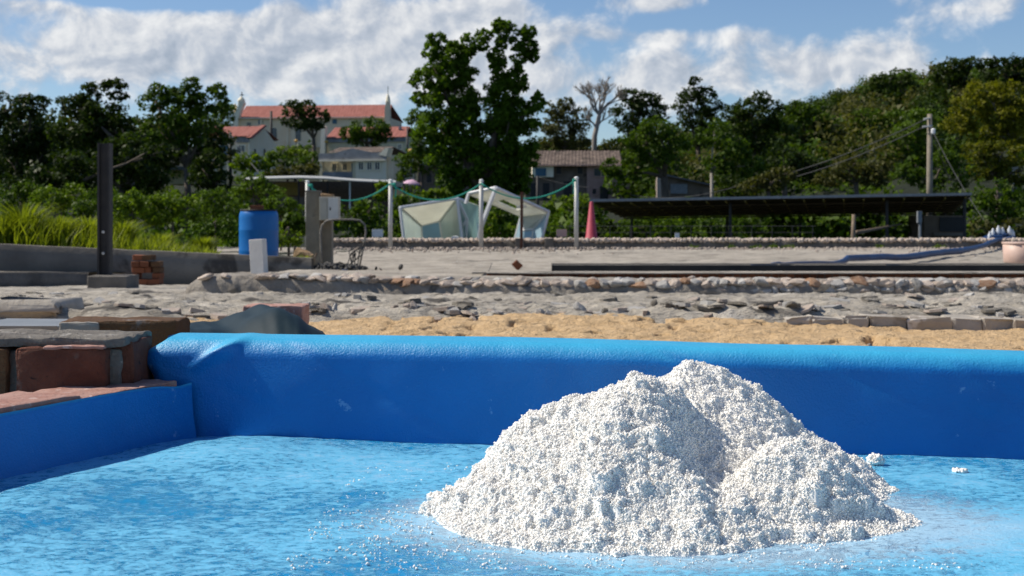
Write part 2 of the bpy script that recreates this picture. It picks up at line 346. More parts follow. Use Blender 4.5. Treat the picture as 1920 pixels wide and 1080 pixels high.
# wet, salt crusted pan floor
m = bpy.data.materials.new('wet salt crusted tarpaulin'); m.use_nodes = True; k = NT(m.node_tree); p = k.n['Principled BSDF']
co = k.add('ShaderNodeTexCoord').outputs['Object']
mp = k.add('ShaderNodeMapping'); k.l.new(co, mp.inputs[0]); mp.inputs['Scale'].default_value = (.75, 1, 1); mp.inputs['Rotation'].default_value = (0, 0, R(14)); v = mp.outputs[0]
big = k.noise(v, 3.6, 3, .5); mid = k.noise(v, 75, 8, .75, .3); fine = k.noise(v, 190, 5, .7)
fc = k.math('ADD', k.math('MULTIPLY', big, .55), k.math('ADD', k.math('MULTIPLY', mid, .75), k.math('MULTIPLY', fine, .25)))
mr = k.add('ShaderNodeMapRange', interpolation_type='SMOOTHSTEP'); k.put(mr.inputs[0], fc); mr.inputs[1].default_value = .645; mr.inputs[2].default_value = .80
crust = mr.outputs[0]
mr2 = k.add('ShaderNodeMapRange', interpolation_type='SMOOTHSTEP'); k.put(mr2.inputs[0], fc); mr2.inputs[1].default_value = .80; mr2.inputs[2].default_value = 1.0
col = k.mix(crust, (.003,.32,.68,1), (.15,.55,.83,1)); col = k.mix(k.math('MULTIPLY', mr2.outputs[0], .7), col, (.40,.64,.84,1))
# slush left round the heaps
mq = k.add('ShaderNodeMapping'); k.l.new(co, mq.inputs[0]); mq.inputs['Location'].default_value = (-.10/.34, .11/.22, 0); mq.inputs['Scale'].default_value = (1/.34, 1/.22, 0)
ln_ = k.add('ShaderNodeVectorMath', operation='LENGTH'); k.l.new(mq.outputs[0], ln_.inputs[0])
sm = k.add('ShaderNodeMapRange', interpolation_type='SMOOTHSTEP'); k.put(sm.inputs[0], k.math('ADD', ln_.outputs['Value'], k.math('MULTIPLY', k.math('SUBTRACT', mid, .5), 1.1))); sm.inputs[1].default_value = 1.18; sm.inputs[2].default_value = .82
col = k.mix(k.math('MULTIPLY', sm.outputs[0], .62), col, (.56,.72,.86,1))
# fine dark seams where the crust has parted
wv = k.noise(v, 11, 4, .6, 1.6); seam = k.math('ABSOLUTE', k.math('SUBTRACT', wv, .5))
mr3 = k.add('ShaderNodeMapRange', interpolation_type='SMOOTHSTEP'); k.put(mr3.inputs[0], seam); mr3.inputs[1].default_value = .0; mr3.inputs[2].default_value = .010
seamk = k.math('MULTIPLY', k.math('SUBTRACT', 1., mr3.outputs[0]), k.math('GREATER_THAN', k.noise(v, 6, 2), .54))
col = k.mix(k.math('MULTIPLY', seamk, .6), col, (.004,.14,.36,1))
k.l.new(col, p.inputs['Base Color'])
k.put(p.inputs['Roughness'], k.math('MULTIPLY_ADD', crust, .20, .16)); p.inputs['Specular IOR Level'].default_value = .5
b = k.add('ShaderNodeBump'); b.inputs['Strength'].default_value = .8; b.inputs['Distance'].default_value = .0025
k.put(b.inputs['Height'], k.math('ADD', k.math('MULTIPLY', crust, .8), k.math('ADD', k.math('MULTIPLY', fine, .9), k.math('MULTIPLY', k.noise(v, 420, 3, .6), .5))))
k.l.new(b.outputs[0], p.inputs['Normal']); M['floor'] = m
# salt
def salt_mat(name, base, ssw, rough, spec=.5, trn=0., tr=.35):
    m = bpy.data.materials.new(name); m.use_nodes = True; k = NT(m.node_tree); p = k.n['Principled BSDF']
    ge = k.add('ShaderNodeNewGeometry')
    col = k.ramp(k.noise(ge.outputs['Position'], 14, 4, .6), [(.3, tuple(c*.93 for c in base)), (.7, base)])
    k.l.new(col, p.inputs['Base Color']); p.inputs['Roughness'].default_value = rough; p.inputs['Specular IOR Level'].default_value = spec
    p.inputs['Subsurface Weight'].default_value = ssw; p.inputs['Subsurface Radius'].default_value = (1, 1, 1); p.inputs['Subsurface Scale'].default_value = .010
    p.inputs['Transmission Weight'].default_value = trn
    tl = k.add('ShaderNodeBsdfTranslucent'); k.l.new(col, tl.inputs[0]); mx = k.add('ShaderNodeMixShader'); mx.inputs[0].default_value = tr; k.l.new(p.outputs[0], mx.inputs[1]); k.l.new(tl.outputs[0], mx.inputs[2]); k.l.new(mx.outputs[0], k.n['Material Output'].inputs[0])
    return m
M['salt'] = salt_mat('coarse salt', (.95,.93,.885), 0., .5, .3, tr=0.)
M['salt_core'] = salt_mat('packed salt', (.94,.92,.875), 0., .6, tr=0.)
M['salt_wet'] = salt_mat('wet salt crystal', (.62,.78,.90), 0., .08, .8, .35)

# ---------------------------------------------------------------- setting: terrain, yard, terrace, sand
def sst(a, b, x):
    q = np.clip((np.asarray(x, float)-a)/(b-a), 0, 1); return q*q*(3-2*q)
def terr(x, d):
    x = np.asarray(x, float); d = np.asarray(d, float)
    b = np.interp(d, [-60, 34, 36, 45, 60, 85, 110, 140, 180, 225, 300, 400, 1000, 3000], [-.98, -.98, -1.0, -1.6, -1.6, -1.0, 1.2, 3.6, 7, 11.3, 13, 12, 0, -10])
    u = x/np.maximum(d, 30)
    return b+sst(.1, .33, u)*np.interp(d, [60, 90, 160, 300, 900], [0, 2, 9, 12, 0])
def gz(x, d): return EYE+float(terr(x, d))
ys = np.concatenate([np.linspace(-60, 30, 12), np.linspace(34, 300, 90), np.geomspace(320, 3500, 14)])
xs = np.concatenate([-np.geomspace(2500, 130, 12), np.linspace(-120, 120, 90), np.geomspace(130, 2500, 12)])
g = grid_mesh('terrain', xs, ys, lambda x, y: EYE+terr(x, y)+(fbm(x*.12, y*.12, 3)-.5)*.8*sst(40, 80, y))
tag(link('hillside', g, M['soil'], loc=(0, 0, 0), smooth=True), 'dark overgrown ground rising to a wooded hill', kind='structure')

def yardz(x, d): return np.interp(d, [8.6, 13, 20, 40], [-.40, -.50, -.72, -.72])
g = grid_mesh('yard', np.linspace(-9, 22, 240), np.concatenate([np.linspace(8.6, 20, 60), np.linspace(20.3, 35.4, 70)]),
              lambda x, y: EYE+yardz(x, y)-.4*((960+x/y*F < 352+(y-8.2)*36) & (y < 14.5))+(fbm(x*.35, y*.35, 5)-.5)*.10+(fbm(x*6, y*3, 9, 3)-.5)*.03)
tag(link('yard', g, M['yard'], loc=(0, 0, 0), smooth=True), 'gritty grey yard between the stone kerb and the far wall', kind='structure')
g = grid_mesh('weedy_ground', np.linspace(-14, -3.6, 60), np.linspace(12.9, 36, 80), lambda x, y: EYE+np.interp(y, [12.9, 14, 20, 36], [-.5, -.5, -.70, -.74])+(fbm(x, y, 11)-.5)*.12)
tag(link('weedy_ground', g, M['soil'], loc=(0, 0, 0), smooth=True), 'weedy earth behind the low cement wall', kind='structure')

def terrz(x, d):
    edge = 5.02+.10*(fbm(x*1.6, x*0, 21)-.5)*2+.04*(vn(x*9, x*0, 4)-.5)
    z = -.33-(d-5.1)*.0355
    a = fbm(x*3.2+fbm(x*4, d*4, 3), d*5.5, 31, 5); q = a*9; fl = np.floor(q); fr = q-fl
    lay = (fl+sst(.72, 1, fr))/9
    z = z+(lay-.5)*.095*sst(14, 6, d)+(fbm(x*24, d*24, 41, 3)-.5)*.022+(fbm(x*.9, d*.9, 8)-.5)*.03
    rim = sst(edge-.10, edge+.05, d)
    rub = (fbm(x*16, d*16, 51, 4)-.5)*.03*sst(edge+.35, edge, d)
    return EYE-.40+(z+.40)*rim+rub*rim
g = grid_mesh('terrace', np.concatenate([np.linspace(-6, -2.4, 70), np.linspace(-2.38, 2.6, 300), np.linspace(2.63, 5.5, 40)]),
              np.concatenate([np.linspace(4.85, 6.2, 110), np.linspace(6.22, 8.9, 100), np.linspace(8.95, 13.6, 40)]), terrz)
terrace = tag(link('terrace', g, M['terrace'], loc=(0, 0, 0)), 'flaking grey cement terrace with cracked layers', kind='structure')

def sandz(x, d):
    z = -.352+(fbm(x*1.3, d*1.3, 61)-.5)*.045+(fbm(x*9, d*9, 62, 4)-.5)*.028+(fbm(x*38, d*38, 66, 3)-.5)*.016-.026*sst(4.2, 4.8, d)*sst(.7, 1.0, x)
    pit = np.clip(fbm(x*15+5, d*8, 77, 2)-.70, 0, 1)*.6
    return EYE+z-pit
g = grid_mesh('sand', np.concatenate([np.linspace(-5, -2.1, 40), np.linspace(-2.08, 2.2, 380), np.linspace(2.25, 5, 40)]),
              np.concatenate([np.linspace(-1.5, 2.6, 12), np.linspace(2.65, 3.6, 60), np.linspace(3.61, 5.15, 170)]), sandz)
tag(link('sand_strip', g, M['sand'], loc=(0, 0, 0), smooth=True), 'damp yellow sand between the blue pan and the terrace', kind='structure')

# shared stone / flake / brick meshes
def ico(name, sub=2, j=.18, flat=(1, 1, 1), seed=0, blocky=.0):
    r = random.Random(seed); b = bmesh.new(); bmesh.ops.create_icosphere(b, subdivisions=sub, radius=.5)
    off = [Vector((r.uniform(-1, 1), r.uniform(-1, 1), r.uniform(-1, 1))).normalized() for _ in range(11)]; dd = [r.uniform(.22, .36) for _ in off]
    for v in b.verts:
        for n_, q in zip(off, dd):
            s_ = v.co.dot(n_)
            if s_ > q: v.co -= n_*(s_-q)*.95
        v.co += Vector((r.uniform(-1, 1), r.uniform(-1, 1), r.uniform(-1, 1)))*j*.12
        v.co.x *= flat[0]; v.co.y *= flat[1]; v.co.z *= flat[2]
    me = bpy.data.meshes.new(name); b.to_mesh(me); b.free(); return me
def place(name, me, m, loc, rot, sc, parent):
    o = bpy.data.objects.new(name, me); COL.objects.link(o)
    o.parent = parent; o.location = Vector(loc)-(wloc(parent) if parent else Vector((0, 0, 0))); o.rotation_euler = rot; o.scale = sc
    if len(me.materials) == 0: me.materials.append(m)
    if me.materials[0] != m: o.material_slots[0].link = 'OBJECT'; o.material_slots[0].material = m
    return o
stones = [ico('stone', 2, .25, seed=i) for i in range(9)]
flakes = []
for i in range(6):
    r = random.Random(i+50); b = bmesh.new(); n = r.randint(5, 7)
    pts = [(math.cos(6.283*k/n+r.uniform(-.25, .25))*r.uniform(.35, .55), math.sin(6.283*k/n+r.uniform(-.25, .25))*r.uniform(.3, .5)) for k in range(n)]
    lo = [b.verts.new((x, y, -.5)) for x, y in pts]; hi = [b.verts.new((x*.93, y*.93, .5+r.uniform(-.2, .2))) for x, y in pts]
    b.faces.new(lo[::-1]); b.faces.new(hi)
    for k in range(n): b.faces.new((lo[k], lo[(k+1) % n], hi[(k+1) % n], hi[k]))
    bmesh.ops.recalc_face_normals(b, faces=b.faces[:]); me = bpy.data.meshes.new('stone_flake'); b.to_mesh(me); b.free(); flakes.append(me)
fm = [M['stone'], M['stone'], M['terrace'], M['stone_grey'], M['terrace'], M['stone_grey'], M['terrace']]
for i in range(295):
    d = 5.0+(random.random()**1.5)*3.1; x = random.uniform(-.38, .40)*d
    if i % 3 == 0: d = 5.03+abs(random.gauss(0, .12)); x = random.uniform(-.38, .40)*d
    s_ = random.uniform(.035, .12)*(1 if d < 6.5 else 1.1)
    zz = float(terrz(np.array([x]), np.array([d]))[0])
    place('stone_flake', flakes[i % 6], fm[i % 7], (x, d, zz+.004), (random.gauss(0, .12), random.gauss(0, .16), random.uniform(0, 6)), (s_, s_*random.uniform(.6, 1), random.uniform(.006, .016)), terrace)
for i in range(30):
    d = 4.99+random.random()*.22; x = random.uniform(-.2, .25)*d if i < 20 else random.uniform(-.37, .37)*d
    s_ = random.uniform(.03, .075)
    place('stone', stones[i % 9], fm[i % 7], (x, d, float(terrz(np.array([x]), np.array([d]))[0])+.006), (random.random()*6, random.random()*6, random.random()*6), (s_, s_*.8, s_*.55), terrace)
# row of cement blocks along the front of the terrace at the right
xx = 1478
while xx < 2020:
    w = random.choice([58, 70, 84, 48]); a = MB(); tp = 595+(xx-1478)*.006+random.uniform(-1.5, 1.5)
    a.rect(xx, tp, xx+w-2, 632, 4.93+random.uniform(-.01, .01), .17, bev=.008, jit=.007)
    a.build('cement_block', M['block_pale'] if random.random() < .6 else M['block_tan'], terrace); xx += w
a = MB(); a.rect(-60, 568, 106, 606, 5.0, .34, bev=.025, jit=.016)
o = a.build('stone_slab', M['block_pale'], smooth=True); tag(o, 'pale flat slab half sunk in the terrace edge at far left', 'slab')

# stone kerb
kerb = empty('stone_kerb', P(1130, 548, 8.4), 'long low rubble kerb with pale stones set along its top', 'kerb')
def kerbprof(x, t_):
    return 0
kx = np.linspace(P(338, 0, 8.2).x, 4.2, 420); 
prof = [(-.03, -.47), (-.012, -.44), (0, -.40), (.01, -.365), (.045, -.345), (.12, -.338), (.25, -.335), (.42, -.335), (.52, -.35), (.56, -.45)]
V = []
for x in kx:
    e = min(1, (x-kx[0])/.16); e = math.sqrt(max(0, 1-(1-e)**2)); lift = .012*math.exp(-((x-P(430, 0, 8.2).x)/.22)**2)
    for (s_, z) in prof:
        ds = s_*(.35+.65*e)+.1*(1-e)
        zz = -.47+(z+.47)*(.3+.7*e)+(lift if z > -.42 else 0)-(.027*float(sst(-1.2, -.1, x)) if z > -.42 else 0)
        V.append((x, 8.2+ds+(float(vn(x*7, s_*9+z*20, 5))-.5)*.035+(float(vn(x*25, z*60, 6))-.5)*.014, EYE+zz+(float(vn(x*6, s_*9, 7))-.5)*.02+(float(vn(x*30, s_*30, 7))-.5)*.008))
n_ = len(prof); i = (np.arange(len(kx)-1)[:, None]*n_+np.arange(n_-1)[None]).ravel()
link('mortar', np_mesh('mortar', V, np.stack([i, i+n_, i+n_+1, i+1], 1)), M['mortar_kerb'], kerb, smooth=True)
def kstone(px, y, sz, d, m_):
    y += 10*float(sst(560, 930, px))*(1 if y < 526 else .35)
    p_ = P(px, y, d)+Vector((0, .018, 0)); o = place('stone', random.choice(stones), m_, p_+Vector((0, -.008, .003)), (random.gauss(0, .12)+random.choice((0, 3.14)), random.gauss(0, .14), random.gauss(0, .18)+random.choice((0, 3.14))), sz, kerb); return o
px = 352
while px < 1990:
    w = random.uniform(17, 36); h = random.uniform(.035, .055); ww = w/F*8.2
    if px < 900: w *= .8; ww *= .8; h = random.uniform(.022, .034)
    m_ = M['stone_orange'] if random.random() < (.35 if 700 < px < 860 else .10) else (M['stone_grey'] if random.random() < .25 else M['stone'])
    yb = 519 if px < 560 else (522+(px-560)*.006)
    if px > 560 or random.random() < .6: kstone(px+w/2, yb+random.uniform(-1, 2), (ww*1.6, .13, h*1.5), 8.225+random.uniform(0, .015), m_)
    px += w*.82
px = 900
while px < 1990:
    w = random.uniform(18, 34); ww = w/F*8.2
    if random.random() < (.55 if px < 1380 else 1): kstone(px+w/2, 532+random.uniform(-2, 3), (ww*1.5, .085, .068*random.uniform(.8, 1.2)), 8.225, random.choice([M['stone'], M['stone_grey'], M['stone']]))
    px += w*1.0
px = 1340
while px < 1990:
    w = random.uniform(14, 26); ww = w/F*8.2
    kstone(px+w/2, 542+random.uniform(-2, 2), (ww*1.5, .085, .055*random.uniform(.8, 1.2)), 8.215, random.choice([M['stone'], M['stone_grey'], M['stone_grey']]))
    px += w
px = 560
while px < 1990:                                  # second line of stones on the top face
    w = random.uniform(16, 34); ww = w/F*8.3
    if random.random() < .75: kstone(px+w/2, 517.5+random.uniform(-1, 1), (ww*1.4, .2, .04), 8.34, random.choice([M['stone'], M['stone_grey'], M['stone']]))
    px += w

# far rubble wall
fw = empty('rubble_wall', P(1200, 466, 34.6), 'long low rubble wall with small stones on top at the back of the yard', 'wall')
xs_ = np.linspace(P(618, 0, 34.6).x, 16.5, 500)
prof = [(0, -.76), (.02, -.60), (.05, -.545), (.2, -.535), (.38, -.545), (.42, -.80)]
V = [(x, 34.5+s_+(float(vn(x*4, z*9, 3))-.5)*.06, EYE+z+(float(vn(x*5, s_*8, 9))-.5)*.03) for x in xs_ for (s_, z) in prof]
n_ = len(prof); i = (np.arange(len(xs_)-1)[:, None]*n_+np.arange(n_-1)[None]).ravel()
link('mortar', np_mesh('mortar', V, np.stack([i, i+n_, i+n_+1, i+1], 1)), M['mortar_dark'], fw, smooth=True)
base = bmesh.new(); bmesh.ops.create_icosphere(base, subdivisions=1, radius=.5); bv = np.array([v.co[:] for v in base.verts]); bf = np.array([[v.index for v in f.verts] for f in base.faces]); base.free()
def scatter_mesh(name, pts, sizes, shape_v=bv, shape_f=bf, squash=.7, jit=.15):
    n = len(pts); q = rng.normal(size=(n, 4)); q /= np.linalg.norm(q, axis=1)[:, None]
    w, x, y, z = q.T
    Rm = np.stack([1-2*(y*y+z*z), 2*(x*y-z*w), 2*(x*z+y*w), 2*(x*y+z*w), 1-2*(x*x+z*z), 2*(y*z-x*w), 2*(x*z-y*w), 2*(y*z+x*w), 1-2*(x*x+y*y)], 1).reshape(n, 3, 3)
    sv = shape_v[None]*(1+rng.uniform(-jit, jit, (n, len(shape_v), 3)))*np.array([1, 1, squash])
    V = np.einsum('nij,nkj->nki', Rm, sv)*np.asarray(sizes)[:, None, None]+np.asarray(pts)[:, None, :]
    Fc = (shape_f[None]+(np.arange(n)*len(shape_v))[:, None, None]).reshape(-1, shape_f.shape[1])
    return np_mesh(name, V.reshape(-1, 3), Fc)
n = 2600; sx = rng.uniform(xs_[0], 16.4, n); pts = np.stack([sx, 34.5+rng.uniform(-.02, .36, n), EYE-.535+rng.uniform(-.012, .025, n)], 1)
tag(link('coping_stones', scatter_mesh('coping_stones', pts, rng.uniform(.07, .14, n)), M['stone'], fw), kind='stuff')
for pxx in (966, 1022):
    a = MB(); a.rect(pxx, 447, pxx+16, 468, 34.35, .2, bev=.01); a.build('pier', M['mortar_dark'], fw)
n = 1500; sx = rng.uniform(-5, 16, n); dd_ = 34.35-np.abs(rng.normal(0, 1, n))**1.5*1.3; pts = np.stack([sx, dd_, np.array([EYE-.71+0*v for v in sx])], 1)
tag(link('scattered_grit', scatter_mesh('grit', pts, rng.uniform(.03, .09, n)), M['stone'], loc=(0, 0, 0)), 'small pale stones scattered on the yard below the far wall', 'gravel', kind='stuff')

# brick edged pans in the yard
def prism(pxs, y0, y1, d0, d1, name, m_, parent):
    pass
bp = empty('brick_pan', P(1500, 520, 10.5), 'shallow brick lined pan with a pale cement rim right behind the kerb', 'pan')
x0 = P(912, 0, 10.5).x; x1 = 5.2
a = MB(); a.box(((x0+x1)/2, 10.66, EYE-.402), (x1-x0, .36, .005)); a.box((x0-.05, 11.8, EYE-.4045), (.12, 2.4, .012), bev=.003); a.build('cement_rim', M['yard'], bp)
V = []; a = MB(); a.box(((x0+x1)/2, 10.58, EYE-.475), (x1-x0, .09, .128)); a.build('wall_core', M['mortar_dark'], bp)
x = x0; k_ = 0
brk = bmesh.new(); bmesh.ops.create_cube(brk, size=1); bmesh.ops.bevel(brk, geom=brk.edges[:], offset=.05, segments=1, affect='EDGES'); bme = bpy.data.meshes.new('brick'); brk.to_mesh(bme); brk.free()
def bricks_row(x0, x1, z, d, w, h, dep, m_, parent, gap=.008, jit=.004):
    x = x0
    while x < x1 and parent is not None:
        ww = w*random.uniform(.92, 1.05)
        place('brick', bme, m_, (x+ww/2, d+dep/2+random.uniform(-jit, jit), z+h/2), (0, 0, random.gauss(0, .01)), (ww, dep, h), parent); x += ww+gap
bricks_row(x0, min(x1, P(1925, 0, 10.5).x), EYE-.448, 10.53, .052, .037, .05, M['brick_far'], bp, .006)
a = MB(); a.box(((x0+x1)/2+.35, 12.95, EYE-.46), (x1-x0-.4, .1, .075)); a.build('far_wall', M['black'], bp)
a = MB(); a.box(((x0+x1)/2+.35, 13.05, EYE-.415), (x1-x0-.4, .14, .008)); a.build('far_rim', M['mortar_dark'], bp)
g = grid_mesh('bed', np.linspace(x0, x1, 60), np.linspace(10.63, 12.9, 10), lambda x, y: EYE-.49+(fbm(x*3, y*3, 5)-.5)*.01); link('bed', g, M['mortar_dark'], bp)

# ---------------------------------------------------------------- blue lined pan
DX = -.18
def bd(x): return 2.2+DX*(x+.5)
pan = empty('salt_pan', (.1, 1.7, zr(-.34)), 'pan lined with glossy blue tarpaulin, its floor crusted with wet salt', 'salt pan')
prof = [(0.0, -.02)]+[(-.001-.006*math.sin(math.pi*z/.13), z) for z in np.linspace(.0, .094, 12)]
for a_ in np.linspace(0, 90, 14): prof.append((.034*(1-math.cos(R(a_)))-.004, .098+.047*math.sin(R(a_))))
prof += [(.036, .1455), (.05, .1465), (.075, .147), (.095, .146), (.108, .14), (.115, .128), (.118, .09), (.12, -.03)]
prof = np.array(prof)
xe = -.562; cols = []
for th in (None, 0, 18, 36, 54, 72, 90): cols.append((xe if th is None else xe+.022*(1-math.cos(R(th))), .09 if th is None else .022*(1-math.sin(R(th)))))
for x in np.linspace(xe+.026, 1.25, 420): cols.append((x, 0.))
V = []
for ci, (x, so_) in enumerate(cols):
    for (s_, z) in prof:
        ss = max(s_, so_) if s_ < .1 else s_
        f_ = max(0, 1-(x-xe)/.07)
        xo = -(.016*math.exp(-((z-.112)/.018)**2)-.012*math.exp(-((z-.055)/.03)**2)*.4)*f_+(.028*max(0, (z-.125)/.022))*f_*(1 if s_ < .1 else .2)
        # crease running up from the corner roll
        cx = -.485+(z-.10)*1.5; cr = math.exp(-((x-cx)/.016)**2)*math.exp(-((z-.122)/.022)**2)
        wv = (float(fbm(x*3.1, z*4, 3, 2))-.5)*.014+(float(fbm(x*9, z*12, 5, 2))-.5)*.006+(.5-abs(float(fbm(x*5+z*9, z*3, 15, 2))-.5)*8)*.003*(abs(float(fbm(x*5+z*9, z*3, 15, 2))-.5) < .0625)
        if s_ > .1: wv = 0
        zz = z+(float(fbm(x*2.3, 0, 9, 2))-.5)*.010*min(1, max(0, (z-.05)/.08))+cr*.006-.007*max(0,x)*min(1,max(0,z/.14))
        V.append((x+xo, bd(x)+ss+wv-cr*.012, zr(-.33)+zz))
n_ = len(prof); i = (np.arange(len(cols)-1)[:, None]*n_+np.arange(n_-1)[None]).ravel()
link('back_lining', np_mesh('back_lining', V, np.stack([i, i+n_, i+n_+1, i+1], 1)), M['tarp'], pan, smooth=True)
# bricks hidden under the back lining, seen at its left end
a = MB(); a.box((xe+.09, bd(xe)+.062, zr(-.285)), (.18, .085, .12), RZ(-.17), bev=.004); a.build('brick', M['brick'], pan)
# side lining, a thin sheet standing against the low bricks
A0 = Vector((-.497, 2.172)); B0 = Vector((-.660, 1.838)); dirv = (B0-A0).normalized(); nrm = Vector((-dirv.y, dirv.x))
if nrm.x < 0: nrm = -nrm                      # towards the pan
V = []; nu = 90; nz = 14; L = 1.1
for side in (0, 1):
    for iu in range(nu):
        u_ = -.012+L*iu/(nu-1)
        for iz in range(nz):
            w = iz/(nz-1); z = -.345+w*(.0945+.002*math.sin(u_*11)-.004*math.exp(-((u_-.02)/.03)**2))
            off = .012*(1-w)**2+(float(fbm(u_*6, w*1.2, 7, 2))-.5)*.010*w*(1-w)*3-.0018*side
            q = A0+dirv*u_+nrm*off; V.append((q.x, q.y, zr(z)))
Fc = []
for side in (0, 1):
    for iu in range(nu-1):
        for iz in range(nz-1):
            a_ = side*nu*nz+iu*nz+iz; Fc.append((a_, a_+nz, a_+nz+1, a_+1))
for iu in range(nu-1):
    a_ = iu*nz+nz-1; Fc.append((a_, a_+nz, a_+nz+nu*nz, a_+nu*nz))
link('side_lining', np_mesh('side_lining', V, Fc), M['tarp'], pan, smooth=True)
# pan floor
def floorz(x, d):
    z = -.335+(fbm(x*2.2, d*2.6, 91, 3)-.5)*.010
    z = z+.013*np.exp(-((x+.40)/.11)**2-((d-2.02)/.14)**2)+.006*np.exp(-((x+.56)/.06)**2-((d-1.6)/.25)**2)
    z = z+(fbm(x*14, d*14, 93, 3)-.5)*.0024+(fbm(x*60, d*60, 97, 3)-.5)*.0014
    return EYE+z
g = grid_mesh('pan_floor', np.linspace(-1.0, 1.1, 360), np.linspace(.95, 2.42, 270), floorz)
link('pan_floor', g, M['floor'], pan, smooth=True)
# crystals loose on the floor
n = 7000; cx = rng.uniform(-.8, .95, n); cdp = 1.02+1.12*rng.random(n)**.8
w_ = fbm(cx*16, cdp*16, 131, 3); keep = ((w_ > .56) | (rng.random(n) < .22)) & (cdp < bd(cx)-.01); cx, cdp = cx[keep], cdp[keep]
oct_v = np.array([[.5,0,0],[-.5,0,0],[0,.5,0],[0,-.5,0],[0,0,.5],[0,0,-.5]]); oct_f = np.array([[4,0,2],[4,2,1],[4,1,3],[4,3,0],[5,2,0],[5,1,2],[5,3,1],[5,0,3]])
cube_v = np.array([[x, y, z] for x in (-.5, .5) for y in (-.5, .5) for z in (-.5, .5)], float); cube_f = np.array([[0, 1, 3, 2], [4, 6, 7, 5], [0, 4, 5, 1], [2, 3, 7, 6], [0, 2, 6, 4], [1, 5, 7, 3]])
sz = rng.uniform(.0004, .0011, len(cx))
tag(link('loose_crystals', scatter_mesh('loose_crystals', np.stack([cx, cdp, floorz(cx, cdp)+sz*.15], 1), sz*1.2, oct_v, oct_f, .8, .3), M['salt_wet'], pan), kind='stuff')

# ---------------------------------------------------------------- salt heaps
FLZ = -.335
def ang(x, y): return np.arctan2(y, x)
def front_h(x, d):
    # ridge line from (a) to (b)
    ax_, ay_, bx_, by_ = .070, 1.66, .165, 1.645
    t_ = np.clip(((x-ax_)*(bx_-ax_)+(d-ay_)*(by_-ay_))/((bx_-ax_)**2+(by_-ay_)**2), 0, 1)
    qx, qy = ax_+t_*(bx_-ax_), ay_+t_*(by_-ay_); r = np.hypot(x-qx, d-qy)
    H = .132+.024*t_; a_ = np.arctan2(d-qy, x-qx)              # 0 = right, -pi/2 = front, pi = left
    right = np.exp(-((a_+.25)/.8)**2)
    Lf = .164+.062*np.exp(-((a_+1.57)/.8)**2)
    left = H*(1-np.clip(r/Lf, 0, 1.3)**1.12); left = np.where(left > H*.86, H*.86+(left-H*.86)*.75, left)
    foot = .235; rr = np.clip(r/foot, 0, 1.3)
    e1_ = H*(1-1.12*rr); e2_ = H*(.36-.34*rr); rgt = .5*(e1_+e2_+np.sqrt((e1_-e2_)**2+.0006))-.007
    h = left*(1-right)+rgt*right
    # lower lobe running out to the right in front of the back heap
    lob = .075*np.exp(-(((x-.27)/.085)**2+((d-1.58)/.075)**2))+.05*np.exp(-(((x-.345)/.07)**2+((d-1.585)/.06)**2))
    h = np.maximum(h, lob-.006)
    h = h-.036*np.exp(-((x-.222)/.044)**2-((d-1.57)/.06)**2)+.020*np.exp(-((x-.125)/.050)**2-((d-1.575)/.075)**2)
    return h
def back_h(x, d):
    r = np.hypot((x-.243)*np.where(x > .243, 1.05, 1.05), (d-1.79)*1.05)
    h = .162-np.where(x > .243, .67, .62)*r; h = np.where(h > .147, .147+(h-.147)*.45, h)
    h = h+.012*np.exp(-(((x-.215)/.02)**2+((d-1.79)/.03)**2))
    return h
def clump(x, d, s0):
    c = (fbm(x*20, d*20, s0, 3)-.5)*.034+(np.abs(fbm(x*75, d*75, s0+5, 3)-.5)-.1)*-.018+(fbm(x*210, d*210, s0+9, 2)-.5)*.004
    return c
lumps = [(P(1520, 935, 1.53).x, 1.53, .016), (P(1592, 972, 1.50).x, 1.50, .015), (P(1120, 1012, 1.45).x, 1.447, .014), (P(1225, 1000, 1.45).x, 1.46, .009), (P(1440, 990, 1.47).x, 1.48, .011),
         (P(1060, 985, 1.50).x, 1.49, .010), (P(1330, 1010, 1.45).x, 1.45, .010), (P(1640, 950, 1.6).x, 1.56, .010), (P(1165, 790, 1.6).x, 1.60, .010)]
for k_ in range(26):
    lumps.append((random.uniform(-.02, .38), random.uniform(1.45, 1.66), random.uniform(.004, .008)))
